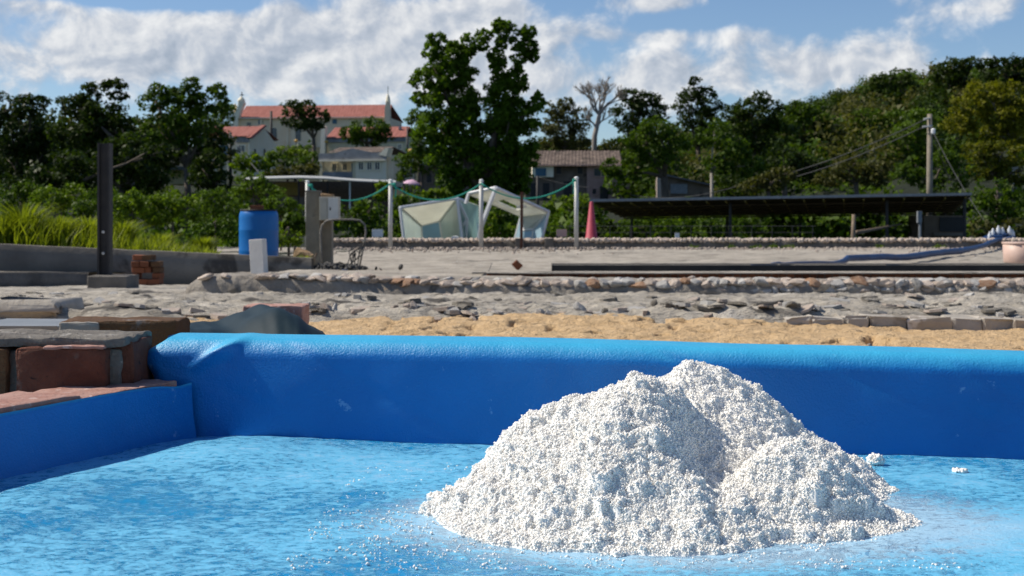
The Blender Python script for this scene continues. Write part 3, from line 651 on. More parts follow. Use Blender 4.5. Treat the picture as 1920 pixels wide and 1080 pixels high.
def heap(name, hf, x0, x1, y0, y1, s0, ng, label, use_l):
    def full(x, d):
        h = hf(x, d); k_ = sst(-.01, .03, h); h = h+clump(x, d, s0)*k_
        if 0:
            for (lx, ld, lr) in lumps:
                r2 = (x-lx)**2+(d-ld)**2
                hb = np.where(r2 < lr*lr, np.sqrt(np.maximum(0, lr*lr-r2)), -1)+float(max(0, hf(np.array([lx]), np.array([ld]))[0]))+lr*.35-lr*.5
                h = np.where(r2 < lr*lr, np.maximum(h, hb), h)
        return h
    nx = int((x1-x0)/.0024); ny = int((y1-y0)/.0024)
    root = empty(name, ((x0+x1)/2, (y0+y1)/2, zr(FLZ)), label, 'salt heap')
    gxs = np.linspace(x0, x1, nx); gys = np.linspace(y0, y1, ny); GX, GY = np.meshgrid(gxs, gys); HG = full(GX, GY)
    stamps = [(rng.uniform(x0, x1), rng.uniform(y0, y1), r_) for r_ in rng.gamma(4, .0009, 5200)]+([(a_, b_, c_) for a_, b_, c_ in lumps] if use_l else [])
    for (lx, ld, lr) in stamps:                  # rounded clods
        lr = min(lr, .017); i0 = np.searchsorted(gxs, [lx-lr, lx+lr]); j0 = np.searchsorted(gys, [ld-lr, ld+lr])
        if i0[1] <= i0[0] or j0[1] <= j0[0]: continue
        ic, jc = min(nx-1, int(np.searchsorted(gxs, lx))), min(ny-1, int(np.searchsorted(gys, ld))); h0 = HG[jc, ic]
        if h0 < .0015: continue
        sl_ = (slice(j0[0], j0[1]), slice(i0[0], i0[1])); r2 = ((GX[sl_]-lx)**2+(GY[sl_]-ld)**2)/lr**2
        dome = h0+lr*(.62*np.sqrt(np.maximum(0, 1-r2))-.35)+(fbm(GX[sl_]*300, GY[sl_]*300, 9, 2)-.5)*lr*.5
        HG[sl_] = np.where(r2 < 1, np.maximum(HG[sl_], dome), HG[sl_])
    def full(x, d):
        u = (np.asarray(x)-x0)/(x1-x0)*(nx-1); v = (np.asarray(d)-y0)/(y1-y0)*(ny-1); i_ = np.clip(u.astype(int), 0, nx-2); j_ = np.clip(v.astype(int), 0, ny-2); fu, fv = u-i_, v-j_
        return (HG[j_, i_]*(1-fu)+HG[j_, i_+1]*fu)*(1-fv)+(HG[j_+1, i_]*(1-fu)+HG[j_+1, i_+1]*fu)*fv
    g = grid_mesh('core', gxs, gys, lambda x, y: EYE+FLZ-.002+np.maximum(HG, -.006))
    link('core', g, M['salt_core'], root, smooth=True)
    gx = rng.uniform(x0, x1, ng*9); gy = rng.uniform(y0, y1, ng*9); hh = full(gx, gy); e_ = .0015
    slp = np.sqrt(1+((full(gx+e_, gy)-full(gx-e_, gy))**2+(full(gx, gy+e_)-full(gx, gy-e_))**2)/(2*e_)**2); bk_ = (full(gx, gy+.006)-full(gx, gy-.006))/.012 < -.35; ok_ = rng.random(len(gx)) < slp/3.6*np.where(bk_, .3, 1); gx, gy, hh = gx[ok_], gy[ok_], hh[ok_]
    keep = (hh > .001) | ((hh > -.012) & (rng.random(len(gx)) < .4*np.exp(hh/.0025)*(fbm(gx*40, gy*40, 3)>.46)))
    gx, gy, hh = gx[keep][:ng], gy[keep][:ng], hh[keep][:ng]
    sz = rng.gamma(5, .00032, len(gx)); sz = np.clip(sz, .0009, .0038)
    z = np.maximum(hh, 0)+rng.uniform(-.4, .35, len(gx))*sz
    tag(link('grains', scatter_mesh('grains', np.stack([gx+rng.normal(0, .0006, len(gx)), gy+rng.normal(0, .0006, len(gx)), EYE+FLZ-.001+z], 1), sz*1.25, oct_v, oct_f, 1, .30), M['salt'], root, smooth=True), kind='stuff')
    return full
ff = heap('salt_heap', front_h, -.22, .46, 1.36, 1.95, 201, 95000, 'broad front heap of coarse white salt on the blue pan floor', True)
fb = heap('salt_heap', back_h, -.08, .56, 1.47, 2.08, 301, 56000, 'pointed salt heap rising behind and to the right of the broad one', False)
# dark specks caught in the salt
for i_ in range(16):
    px, py = random.uniform(960, 1480), random.uniform(740, 990)
    for dd in np.linspace(1.38, 1.8, 400):
        q = P(px, py, dd)
        if q.z-EYE-FLZ <= float(ff(np.array([q.x]), np.array([dd]))[0])+.001: 
            place('speck', stones[i_ % 9], M['wood'], (q.x, q.y, q.z+.0008), (1, i_, 2), (.002, .0015, .0012), bpy.data.objects['salt_heap']); break
def lump(px, py, d, r, label, nn=420, sq=.75):
    c = P(px, py, d); ico_b = bmesh.new(); bmesh.ops.create_icosphere(ico_b, subdivisions=3, radius=r)
    c.z = float(floorz(np.array([c.x]), np.array([c.y]))[0])+r*sq*.7
    dirs = rng.normal(size=(nn, 3)); dirs /= np.linalg.norm(dirs, axis=1)[:, None]
    rad = r*(.85+.35*fbm(dirs[:, 0]*3+px, dirs[:, 1]*3+dirs[:, 2]*2, 7, 2)); pts = dirs*rad[:, None]*np.array([1, 1, sq])+np.array(c)
    for v in ico_b.verts: v.co = Vector((v.co.x*.9, v.co.y*.9, v.co.z*.9*sq))+c
    me = bpy.data.meshes.new('core'); ico_b.to_mesh(me); ico_b.free()
    root = empty('salt_lump', (c.x, c.y, c.z-r*sq), label, 'salt lump'); link('core', me, M['salt_core'], root, smooth=True)
    tag(link('grains', scatter_mesh('grains', pts, np.clip(rng.gamma(5, .0004, nn), .0008, .004), cube_v, cube_f, .85, .28), M['salt'], root), kind='stuff')
lump(1641, 862, 1.93, .0105, 'small lump of salt lying alone beside the back lining, right of the heaps')
lump(818, 930, 1.68, .010, 'icy salt lump at the left toe of the front heap', 380, .6)
lump(1800, 872, 1.88, .008, 'flat wet crust of salt at the right below the back lining', 160, .3)
lump(1118, 1014, 1.452, .016, 'rounded clear salt lump at the foot of the front heap', 300, .7)
# brine specks, thin white crust patches are in the floor material

# ---------------------------------------------------------------- brickwork at the left
lw = empty('low_brick_row', (-.65, 1.95, zr(-.33)), 'row of pale worn bricks behind the blue side lining', 'brickwork')
u_ = .012; k_ = 0
def rough_brick(sz, sub=3, amp=.003, seed=0, bev=.006):
    amp *= .8; bev *= .7; sub += 3
    b = bmesh.new(); bmesh.ops.create_cube(b, size=1); bmesh.ops.scale(b, vec=sz, verts=b.verts); bmesh.ops.bevel(b, geom=b.edges[:], offset=bev, segments=2, affect='EDGES', profile=.6)
    bmesh.ops.subdivide_edges(b, edges=b.edges[:], cuts=sub, use_grid_fill=True)
    for v in b.verts:
        c = v.co; o_ = Vector(((float(vn(c.y*60+seed, c.z*60, seed))-.5), (float(vn(c.x*60, c.z*60+seed, seed+1))-.5), (float(vn(c.x*60+seed, c.y*60, seed+2))-.5)))
        o2 = Vector(((float(vn(c.y*220, c.z*220, seed+4))-.5), (float(vn(c.x*220, c.z*220, seed+5))-.5), (float(vn(c.x*220, c.y*220, seed+6))-.5)))
        v.co = c+o_*amp*1.2+o2*amp*1.1
    me = bpy.data.meshes.new('brick'); b.to_mesh(me); b.free(); me.polygons.foreach_set('use_smooth', [True]*len(me.polygons)); return me
for k_ in range(5):
    lb = .20; c2 = A0+dirv*(u_+lb/2)-nrm*(.064); hz = -.2475+(.004 if k_ == 1 else 0)-.002*k_
    me = rough_brick((lb, .115, .085), 3, .003, 10+k_)
    place('brick', me, M['brick_pink'], (c2.x, c2.y, zr(hz-.0425)), (random.gauss(0, .01), random.gauss(0, .015), math.atan2(dirv.y, dirv.x)), (1, 1, 1), lw); u_ += lb+.008
def rbrick(x0, y0, x1, y1, d, th, m_, parent, seed, amp=.003, rz=0, bev=.006):
    a_ = P(x0, y0, d); b_ = P(x1, y1, d)
    me = rough_brick((b_.x-a_.x, th, a_.z-b_.z), 3, amp, seed, bev)
    return place('brick', me, m_, ((a_.x+b_.x)/2, d+th/2, (a_.z+b_.z)/2), (0, 0, rz), (1, 1, 1), parent)
def mortar_block(x0, y0, x1, y1, d, th, parent, seed, name='mortar', m_=None, amp=.004, sub=6):
    a_ = P(x0, y0, d); b_ = P(x1, y1, d); me = rough_brick((b_.x-a_.x, th, a_.z-b_.z), sub, amp, seed, .008)
    return place(name, me, m_ or M['mortar'], ((a_.x+b_.x)/2, d+th/2, (a_.z+b_.z)/2), (0, 0, 0), (1, 1, 1), parent)
fb_ = empty('brick_pier', P(120, 760, 2.18), 'crumbling brick pier capped with rough grey mortar, nearest at left', 'brickwork')
rbrick(28, 652, 198, 775, 2.10, .11, M['brick'], fb_, 31, .004, .0, .008)
rbrick(-140, 654, 12, 775, 2.108, .11, M['brick_brown'], fb_, 32, .004, .0, .008)
rbrick(206, 642, 251, 760, 2.135, .11, M['brick'], fb_, 33, .004, 0, .005)
mortar_block(-150, 655, 226, 790, 2.125, .12, fb_, 34, sub=6)
mortar_block(-150, 634, 236, 652, 2.112, .15, fb_, 35, 'mortar_cap', amp=.005, sub=8)
a_ = rbrick(80, 649, 196, 656, 2.097, .05, M['brick_pink'], fb_, 36, .002)
bb = empty('brick_pier', P(220, 740, 2.66), 'stepped brick stub standing behind the mortar capped pier', 'brickwork')
rbrick(112, 602, 330, 653, 2.6, .11, M['brick_brown'], bb, 41, .004, 0, .005)
mortar_block(108, 604, 184, 648, 2.594, .10, bb, 42, sub=4, amp=.002, m_=M['concrete'])
rbrick(180, 655, 296, 704, 2.62, .11, M['brick'], bb, 43, .004)
rbrick(60, 655, 176, 704, 2.62, .11, M['brick'], bb, 44, .004)
rbrick(100, 707, 300, 752, 2.63, .12, M['brick_brown'], bb, 45, .004)
a = MB(); a.rect(-60, 613, 116, 640, 2.95, .22, bev=.008, jit=.004); tag(a.build('grey_sheet', M['greycloth'], smooth=False), 'smooth grey sheet edge lying between the brick piers and the sand', 'sheet')
# dark tarpaulin over bricks
tb = empty('brick_stack', P(515, 725, 3.36), 'reddish bricks stacked under the dark tarpaulin', 'brickwork')
for k_ in range(3): rbrick(455, 574+k_*45, 567, 616+k_*45, 3.30, .11, M['brick_pink'] if k_ == 0 else M['brick'], tb, 60+k_, .003)
def clothz(x, d):
    px = 960+x/d*F
    top = np.interp(px, [250, 330, 400, 450, 490, 520, 560, 580, 605, 640], [-.27, -.222, -.209, -.200, -.189, -.189, -.195, -.212, -.235, -.31])
    f_ = sst(2.75, 3.03, d); z = -.36+(top+.36)*(.55+.45*f_)
    fold = (fbm(px*.018+d*2.5, d*2.2-px*.006, 17, 3)-.5)*.034*sst(240, 330, px)*sst(640, 590, px)+.014*np.sin((px*.035+d*7))*sst(300, 420, px)*sst(625, 560, px)
    return EYE+z-.016+fold*.8-.12*sst(3.22, 3.45, d)
nx, ny = 90, 50; V = []
for iy in range(ny):
    d = 2.72+.68*iy/(ny-1)
    for ix in range(nx):
        px = 255+(630-255)*ix/(nx-1); x = (px-960)/F*d; V.append((x, d, max(zr(-.365), float(clothz(np.array([x]), np.array([d]))[0]))))
i = (np.arange(ny-1)[:, None]*nx+np.arange(nx-1)[None]).ravel()
o = link('dark_tarpaulin', np_mesh('dark_tarpaulin', V, np.stack([i, i+1, i+nx+1, i+nx], 1)), M['dkcloth'], smooth=True)
tag(o, 'dark blue green tarpaulin draped over bricks behind the pan', 'tarpaulin')
for (px, py, d, s_, lb) in ((622, 608, 4.3, .02, 'white pebble on the yellow sand beside the dark tarpaulin'), (1360, 634, 4.05, .022, 'pale chip of stone on the sand near the right'), (1420, 551, 7.9, .05, 'flat pale stone lying at the kerb foot')):
    pass
def pebble(px, d, s_, lb, m_, zf):
    x = (px-960)/F*d; z = float(zf(np.array([x]), np.array([d]))[0]); o = place('pebble', stones[3], m_, (x, d, z+s_*.15), (.2, .1, 1), (s_, s_*.8, s_*.6), None); tag(o, lb, 'pebble')
pebble(622, 4.3, .022, 'white pebble on the yellow sand beside the dark tarpaulin', M['white_plaster'], sandz)
pebble(1362, 3.95, .02, 'pale grey stone chip on the sand right above the salt heap', M['stone_grey'], sandz)
pebble(1630, 4.0, .018, 'small grey chip on the sand near the right', M['stone_grey'], sandz)
pebble(1040, 7.6, .07, 'dark brown stone lying on the terrace in the middle', M['stone'], terrz)

# ---------------------------------------------------------------- left yard: wall, post, brick heap, barrel, marker post
lwall = empty('cement_wall', P(250, 540, 14), 'low weathered cement wall running across the left', 'wall')
def seg_wall(pts, th, name, m_, parent):
    """pts: (px, ytop, ybottom, d)"""
    V = []; n = len(pts)
    for k in range(n):
        px, yt, yb, d = pts[k]; a_ = P(px, yt, d); b_ = P(px, yb, d)
        V += [(b_.x, d, b_.z), (a_.x, d, a_.z), (a_.x, d+th, a_.z), (b_.x, d+th, b_.z)]
    Fc = []
    for k in range(n-1):
        for q in range(4): Fc.append((k*4+q, k*4+(q+1) % 4, k*4+4+(q+1) % 4, k*4+4+q))
    return link(name, np_mesh(name, V, Fc), m_, parent)
wp = [(px, 457+(px/575)**1.1*27+random.uniform(-.8, .8), 548-px*.01, 12.6+px*.0072) for px in range(-120, 590, 30) for _ in (0,) if True] if False else \
     [(px, 458+max(0, px)/575*26+random.uniform(-.5, .5), 552, 12.6+max(-120, px)*.0028) for px in range(-120, 590, 22)]
seg_wall(wp, .16, 'wall_body', M['wallgrey'], lwall)
seg_wall([(px, 511+random.uniform(-.6, .6), 552, 12.2+px*.004) for px in range(-120, 175, 26)], .35, 'ledge', M['mortar_dark'], lwall)
ip = empty('steel_post', P(194, 540, 11.4), 'tall dark steel beam post standing on a cement footing', 'post')
a = MB(); a.rect(182, 268, 186, 519, 11.4, .10); a.rect(201, 268, 205, 519, 11.4, .10); a.rect(186, 269, 201, 519, 11.43, .015); a.build('beam', M['steel_dark'], ip)
a = MB(); a.rect(163, 518, 236, 556, 11.2, .4, bev=.012, jit=.004); a.build('footing', M['mortar_dark'], ip)
a = MB()
for yy in (435, 475): a.lathe(P(194, yy, 11.425), [(.012, 0), (.012, .012)], 8, RX(R(90)).to_3x3())
a.build('bolts', M['post_grey'], ip)
bs = empty('brick_heap', P(272, 540, 12.9), 'small heap of red bricks leaning on the cement wall', 'brickwork')
rows = [(478, [(246, 266), (266, 284)]), (490, [(246, 262), (263, 280), (281, 299)]), (501, [(246, 270), (271, 284), (285, 300)]), (512, [(248, 258), (284, 300)]), (523, [(252, 276), (277, 300)]), (533, [(250, 274), (275, 302)])]
for k_, (y0, rr) in enumerate(rows):
    for (a_, b_) in rr:
        p0 = P(a_, y0, 12.9); p1 = P(b_, y0+11, 12.9)
        place('brick', bme, random.choice([M['brick_far'], M['brick_far'], M['brick_brown']]), ((p0.x+p1.x)/2, 12.97+random.uniform(-.02, .02), (p0.z+p1.z)/2), (0, random.gauss(0, .03), random.gauss(0, .08)), (p1.x-p0.x-.003, .16, p0.z-p1.z-.003), bs)
# barrel
bc = P(478.5, 393, 20.4); r_ = 37/F*20.4; zb = EYE-.76
br = empty('barrel', (bc.x, 20.4+r_, zb), 'big blue plastic barrel standing behind the cement wall', 'barrel')
h_ = bc.z-zb
pr = [(r_*.93, 0), (r_*.99, .03), (r_, .08), (r_, h_*.30), (r_*1.012, h_*.32), (r_*1.012, h_*.34), (r_, h_*.36), (r_, h_*.64), (r_*1.012, h_*.66), (r_*1.012, h_*.68), (r_, h_*.70), (r_, h_-.12), (r_*.985, h_-.07), (r_*.94, h_-.03), (r_*.90, h_-.015)]
a = MB(); a.lathe((bc.x, 20.4+r_, zb), pr, 40); a.build('drum', M['barrel'], br, smooth=True)
a = MB(); a.lathe((bc.x, 20.4+r_, bc.z-.014), [(r_*.95, 0), (r_*.97, .008), (r_*.95, .018), (r_*.8, .018)], 40); a.build('lid', M['black'], br)
a = MB(); a.rect(469, 385, 492, 392.6, 20.6, .12, rot=None, bev=.004); tag(a.build('loose_brick', M['brick_far']), 'single orange brick resting on the lid of the blue barrel', 'brick')
# tilted white marker
a = MB(); p0 = P(482, 513, 8.45); 
a.box((p0.x, 8.5, P(0, 481, 8.45).z-.004), (.088, .06, .212), RZ(R(-16)) @ RY(R(-3.4)), bev=.004)
tag(a.build('marker_post', M['white_plaster']), 'short white cement post leaning beside the barrel, standing on the kerb', 'post')
# low orange earth mound
g = ico('earth_mound', 3, .2, seed=77); q = P(560, 470, 18.5)
o = place('earth_mound', g, M['earth_orange'], (q.x+.1, 18.5, EYE-.58), (0, 0, .3), (.40, .5, .62), None); tag(o, 'small orange earth bank at the left of the pillar', 'mound')
# pillars, cabinet, conduit
pl = empty('cement_pillar', P(587, 502, 19.8), 'square beige cement pillar left of the electrical cabinet', 'pillar')
a = MB(); a.rect(573, 360, 599, 508, 19.8, .22, bev=.006); a.build('shaft', M['pillar'], pl)
a = MB(); a.rect(572.5, 357, 599.5, 360.5, 19.79, .23, bev=.004); a.build('cap', M['wallgrey'], pl)
p2 = empty('cement_pillar', P(612, 502, 19.95), 'shorter cement pillar directly below the electrical cabinet', 'pillar')
a = MB(); a.rect(600.5, 392, 622, 508, 19.95, .2, bev=.006); a.build('shaft', M['pillar'], p2)
cb_ = empty('electrical_cabinet', P(616, 413, 19.7), 'beige metal electrical cabinet fixed high on the pillar', 'cabinet')
a = MB(); a.rect(598.5, 369, 635, 413, 19.72, .20, bev=.004); a.build('housing', M['cabinet'], cb_)
a = MB(); a.rect(615, 371, 634, 411.5, 19.708, .012, bev=.002); a.build('door', M['white_plaster'], cb_)
a = MB(); a.rect(600, 371, 613, 411.5, 19.71, .010, bev=.002); a.build('side_panel', M['cabinet'], cb_)
a = MB(); a.rect(618, 389, 620, 394, 19.70, .01); a.build('latch', M['black'], cb_)
a = MB(); a.box((P(614, 0, 19.8).x, 19.82, P(0, 366.5, 19.8).z), (.17, .12, .035), RY(.1), bev=.01, jit=.012); tag(a.build('orange_cloth', M['earth_orange']), 'crumpled orange cloth on top of the cabinet', 'cloth')
cp = [P(604, 506, 19.5), P(602, 470, 19.5), P(601, 435, 19.5), P(604, 422, 19.5), P(612, 414, 19.5), P(630, 411.5, 19.5), P(660, 411.5, 19.5), P(675, 413, 19.5), P(684, 421, 19.5), P(686, 435, 19.5), P(683, 455, 19.5), P(678, 480, 19.5), P(673, 505, 19.5)]
a = MB(); a.tube(cp, .014, 8); tag(a.build('bent_pipe', M['mortar'], smooth=True), 'bent grey pipe frame arching beside the pillars', 'pipe')
def fib(pts, name, m_, parent=None, r=.01): 
    a = MB()
    for q in pts: a.tube(q, r, 5)
    return a.build(name, m_, parent)
tw = [[P(683-k_*3+random.uniform(-3, 3), 455+k_*3, 19.3), P(668+random.uniform(-14, 12), 478+random.uniform(-8, 8), 19.2), P(660+random.uniform(-16, 14), 503, 19.1)] for k_ in range(9)]
tag(fib(tw, 'cable_tangle', M['black'], r=.008), 'black tangle of cable hanging at the foot of the bent pipe', 'cable')
tw = [[P(594, 474, 19.3), P(588, 488, 19.25), P(580+k_*2, 504, 19.2)] for k_ in range(4)]
tag(fib(tw, 'driftwood', M['wood'], r=.018), 'dark stick leaning against the foot of the pillar', 'stick')
n = 500; sx = rng.normal(0, 1, n); pts = np.stack([P(615, 0, 18.6).x+sx*.24, 18.6+rng.normal(0, .25, n), EYE-.655+rng.uniform(0, .05, n)*np.exp(-sx**2*.3)], 1)
tag(link('debris', scatter_mesh('debris', pts, rng.uniform(.03, .10, n), squash=.3), M['black']), 'black litter of net and twigs strewn below the pillars', 'debris', kind='stuff')
a = MB(); q = P(646, 509, 17.5); a.box((q.x, 17.5, q.z+.01), (.06, .05, .03), RZ(.5), bev=.008, jit=.008); tag(a.build('blue_rag', M['bluetape']), 'tiny bright blue rag on the ground under the bent pipe', 'rag')
a = MB(); q = P(970, 497, 20.6); a.box((q.x, 20.6, q.z), (.13, .13, .10), RY(.75), bev=.012, jit=.01); tag(a.build('half_brick', M['brick_far']), 'broken dark brick lying alone on the yard left of the brick pan', 'brick')

# ---------------------------------------------------------------- posts and rope
PD = 34.1; posts = [(576, 340), (732, 338), (902, 338), (1080.5, 333)]
plab = ['grey post with only its top showing above the cement pillar', 'grey round post in front of the left edge of the folded white frame', 'grey round post between the two white frames', 'grey round post left of the red cone']
for (px, yt), lb in zip(posts, plab):
    t_ = empty('rope_post', P(px, 466, PD), lb, 'post', 'rope posts in front of the far wall'); p_ = P(px, yt+1, PD)
    a = MB(); a.tube([(p_.x, PD, EYE-.76), (p_.x+.005, PD, p_.z)], [.052, .050], 12); a.build('tube', M['post_grey'], t_, smooth=True)
    a = MB(); a.lathe((p_.x+.005, PD, p_.z-.01), [(.054, 0), (.054, .02), (.04, .04), (.015, .05)], 12); a.build('cap', M['white_metal'], t_, smooth=True)
rl = ['green rope sagging from the hidden post to the second post', 'green rope sagging between the second and third posts, over the folded frame', 'green rope sagging between the third and last posts']
for k_ in range(3):
    (xa, ya), (xb, yb) = posts[k_], posts[k_+1]; ya += 6; yb += 6 if k_ < 2 else 4; sag = (376, 375, 372)[k_]
    pts = []
    for q in range(25):
        u_ = q/24; yl = ya+(yb-ya)*u_; s_ = 4*u_*(1-u_); mid_ = (ya+yb)/2; pts.append(P(xa+(xb-xa)*u_, yl+(sag-mid_)*s_, PD-.06))
    t_ = empty('rope', pts[12], rl[k_], 'rope', 'green ropes strung between the posts')
    a = MB(); a.tube(pts, .020, 6); a.build('strand', M['rope'], t_, smooth=True)
    e = pts[-1] if k_ == 2 else pts[0]; sx_ = -.07 if k_ == 2 else .12
    a = MB(); a.tube([e+Vector((sx_, -.02, -.02)), e+Vector((sx_+.01, -.02, -.16)), e+Vector((sx_, -.02, -.34))], .018, 6); a.build('loose_end', M['rope'], t_, smooth=True)
    a = MB(); a.lathe(e+Vector((sx_*.8, -.02, -.05)), [(.02, 0), (.04, .02), (.04, .05), (.02, .07)], 8); a.build('knot', M['rope'], t_, smooth=True)
a = MB(); q = P(978, 360, 33.6); a.box((q.x, 33.6, (q.z+EYE-.74)/2), (.07, .07, q.z-EYE+.74), RY(.01)); tag(a.build('rusty_post', M['rust']), 'thin rusty steel post standing in front of the right white frame', 'post')

# ---------------------------------------------------------------- white angular frames
def panel_mat(name, c, a_):
    m = bpy.data.materials.new(name); m.use_nodes = True; k = NT(m.node_tree); p = k.n['Principled BSDF']
    co = k.add('ShaderNodeTexCoord').outputs['Object']; col = k.ramp(k.noise(co, 2, 4), [(.3, tuple(v*.85 for v in c)), (.7, c)]); k.l.new(col, p.inputs['Base Color']); p.inputs['Roughness'].default_value = .3
    tl = k.add('ShaderNodeBsdfTranslucent'); k.l.new(col, tl.inputs[0]); mx = k.add('ShaderNodeMixShader'); mx.inputs[0].default_value = .5; k.l.new(p.outputs[0], mx.inputs[1]); k.l.new(tl.outputs[0], mx.inputs[2])
    tp = k.add('ShaderNodeBsdfTransparent'); tp.inputs[0].default_value = (.9, .97, .96, 1); m2 = k.add('ShaderNodeMixShader'); m2.inputs[0].default_value = a_
    k.l.new(tp.outputs[0], m2.inputs[1]); k.l.new(mx.outputs[0], m2.inputs[2]); k.l.new(m2.outputs[0], k.n['Material Output'].inputs[0]); return m
M['pan_pale'] = panel_mat('pale translucent panel', (.82, .88, .84), .88)
M['pan_cream'] = panel_mat('cream translucent panel', (.92, .90, .80), .94)
M['pan_blue'] = panel_mat('light blue panel', (.56, .74, .84), .94)
M['pan_teal'] = panel_mat('teal translucent panel', (.52, .68, .66), .85)
def pan_(pts, name, m_, parent, th=.02): a = MB(); a.poly(pts, th); a.build(name, m_, parent)
def bar(pts, parent, r=.045, m_=None, name='frame_bar'):
    a = MB(); a.tube(pts, r, 6); a.build(name, m_ or M['white_metal'], parent)
D1, D2 = 38., 41.5
f1 = empty('folded_pavilion', P(815, 455, 39), 'low white framed pavilion of translucent panels on the left', 'pavilion')
A_ = P(750, 389, D1); B_ = P(857, 372, D1+.5); C_ = P(869, 465, D1+.3); D_ = P(759, 465, D1)
a2 = P(789, 423, D2); b2 = P(825, 414, D2); c2 = P(832, 465, D2); d2 = P(792, 465, D2)
pan_([A_, B_, b2, a2], 'roof_panel', M['pan_cream'], f1); pan_([A_, a2, d2, D_], 'left_panel', M['pan_pale'], f1); pan_([B_, C_, c2, b2], 'right_panel', M['pan_pale'], f1)
e1 = P(789, 423, D2+2.5); e2 = P(832, 465, D2+2.5); pan_([P(770, 408, D2+2.6), P(850, 400, D2+2.6), P(850, 468, D2+2.6), P(770, 468, D2+2.6)], 'rear_panel', M['pan_teal'], f1)
for q in ([A_, B_], [A_, D_], [B_, C_], [A_, a2], [B_, b2], [a2, b2], [a2, d2], [b2, c2]): bar(q, f1)
E1 = P(897, 386, D2+.5); E2 = P(900, 465, D2+.5)
pan_([B_+Vector((0, .05, 0)), E1, E2, C_+Vector((.05, .08, 0))], 'side_panel', M['pan_teal'], f1)
pan_([B_+Vector((0, .03, .02)), E1+Vector((0, 0, .02)), P(880, 405, D2-.8), P(866, 408, D2-1)], 'upper_side_panel', M['pan_cream'], f1)
for q in ([B_, P(876, 379, D1+1)], [P(860, 378, D1+.7), P(876, 412, D1+.8)], [P(876, 412, D1+.8), P(872, 465, D1+.8)], [P(876, 412, D1+.8), P(866, 425, D1+.8)], [P(884, 385, D2), P(899, 440, D2)]): bar(q, f1, .045, M['white_metal'])
f2 = empty('folded_pavilion', P(955, 455, 38), 'tall open white pavilion leaning right with light blue side panel', 'pavilion')
A_ = P(879, 362, 37.2); B_ = P(930, 351.5, 36.2); C_ = P(1029, 397, 37.2); E_ = P(977, 404, 40); Fp = P(1012, 465, 37.2); G_ = P(961, 465, 40)
# roof with its opening: four strips
def lerp(a, b, t): return a+(b-a)*t
def q2(u_, v_): return lerp(lerp(A_, B_, v_), lerp(E_, C_, v_), u_)   # u along the roof, v across
pan_([q2(0, 0), q2(.34, 0), q2(.34, 1), q2(0, 1)], 'roof_panel', M['pan_cream'], f2, .05)
pan_([q2(.34, .62), q2(.74, .62), q2(.74, 1), q2(.34, 1)], 'roof_panel', M['pan_cream'], f2, .05)
pan_([q2(.34, 0), q2(.74, 0), q2(.74, .30), q2(.34, .30)], 'roof_panel', M['pan_cream'], f2, .05)
pan_([q2(.74, 0), q2(1, 0), q2(1, 1), q2(.74, 1)], 'roof_panel', M['pan_cream'], f2, .05)
i1 = P(983, 432, 39.2); i2 = P(1001, 430, 38.6); i3 = P(995, 465, 38.6); i4 = P(980, 465, 39.2)
pan_([E_, C_, i2, i1], 'upper_panel', M['pan_cream'], f2); pan_([C_, Fp, i3, i2], 'outer_panel', M['pan_blue'], f2); pan_([E_, i1, i4, G_], 'inner_panel', M['pan_blue'], f2)
pan_([P(980, 430, 40.4), P(1003, 428, 40.4), P(1000, 468, 40.4), P(976, 468, 40.4)], 'window_panel', M['pan_blue'], f2)
for q in ([A_, B_], [B_, C_], [A_, E_], [C_, Fp], [E_, C_], [E_, G_], [E_, i1], [C_, i2], [i1, i2], [i2, i3]): bar(q, f2, .04)
bar([A_, P(873, 382, 37.2)], f2, .05); bar([B_, P(904, 420, 36.3), P(893, 465, 36.6)], f2, .065)
bar([P(968, 388, 37), P(987, 386, 37)], f2, .05)
a = MB(); q = P(853, 447, 36.6); a.box((q.x, 36.6, q.z), (.18, .1, .11), bev=.03, jit=.01); a.box((q.x, 36.6, q.z-.28), (.03, .03, .5)); tag(a.build('white_lamp', M['white_metal'], smooth=False), 'small white fitting in front of the left pavilion', 'lamp')

# ---------------------------------------------------------------- cone, small signs
cn = P(1109, 448, 36.2)
t_ = empty('traffic_cone', (cn.x, 36.2, EYE-.9), 'tall faded red traffic cone beside the long shed', 'traffic cone')
zc = EYE-.9; ztop = P(1111, 378, 36.2).z; hh = ztop-zc; H0 = hh
a = MB(); a.lathe((cn.x, 36.2, zc), [(.215, .03), (.20, .2), (.155, .35), (.175, .36), (.172, .40), (.15, .42), (.045, hh-.02), (.03, hh)], 24); a.build('body', M['cone'], t_, smooth=True)
a = MB(); a.box((cn.x, 36.2, zc+.02), (.5, .5, .05), bev=.02); a.build('base', M['cone'], t_)
def sign(px0, y0, px1, y1, d, lb, m_, rot=0):
    a_ = P((px0+px1)/2, y1, d); t_ = empty('notice_board', (a_.x, d, EYE-1.0), lb, 'sign')
    a = MB(); a.rect(px0, y0, px1, y1, d, .02, bev=.003); a.build('board', m_, t_); a = MB(); a.box((a_.x, d+.035, (a_.z+EYE-1.0)/2), (.035, .03, a_.z-EYE+1.0+.1)); a.build('stake', M['white_metal'], t_)
sign(697.5, 430, 718, 444.5, 36.5, 'small pale blank notice on a stake left of the second rope post', M['white_metal'])
sign(1043.5, 430, 1063, 444, 36.5, 'small pinkish blank notice on a stake between right pavilion and last post', M['pink_tub'])
sign(1265.5, 437, 1274, 452, 36.3, 'narrow white marker standing behind the wall under the long shed', M['white_metal'])
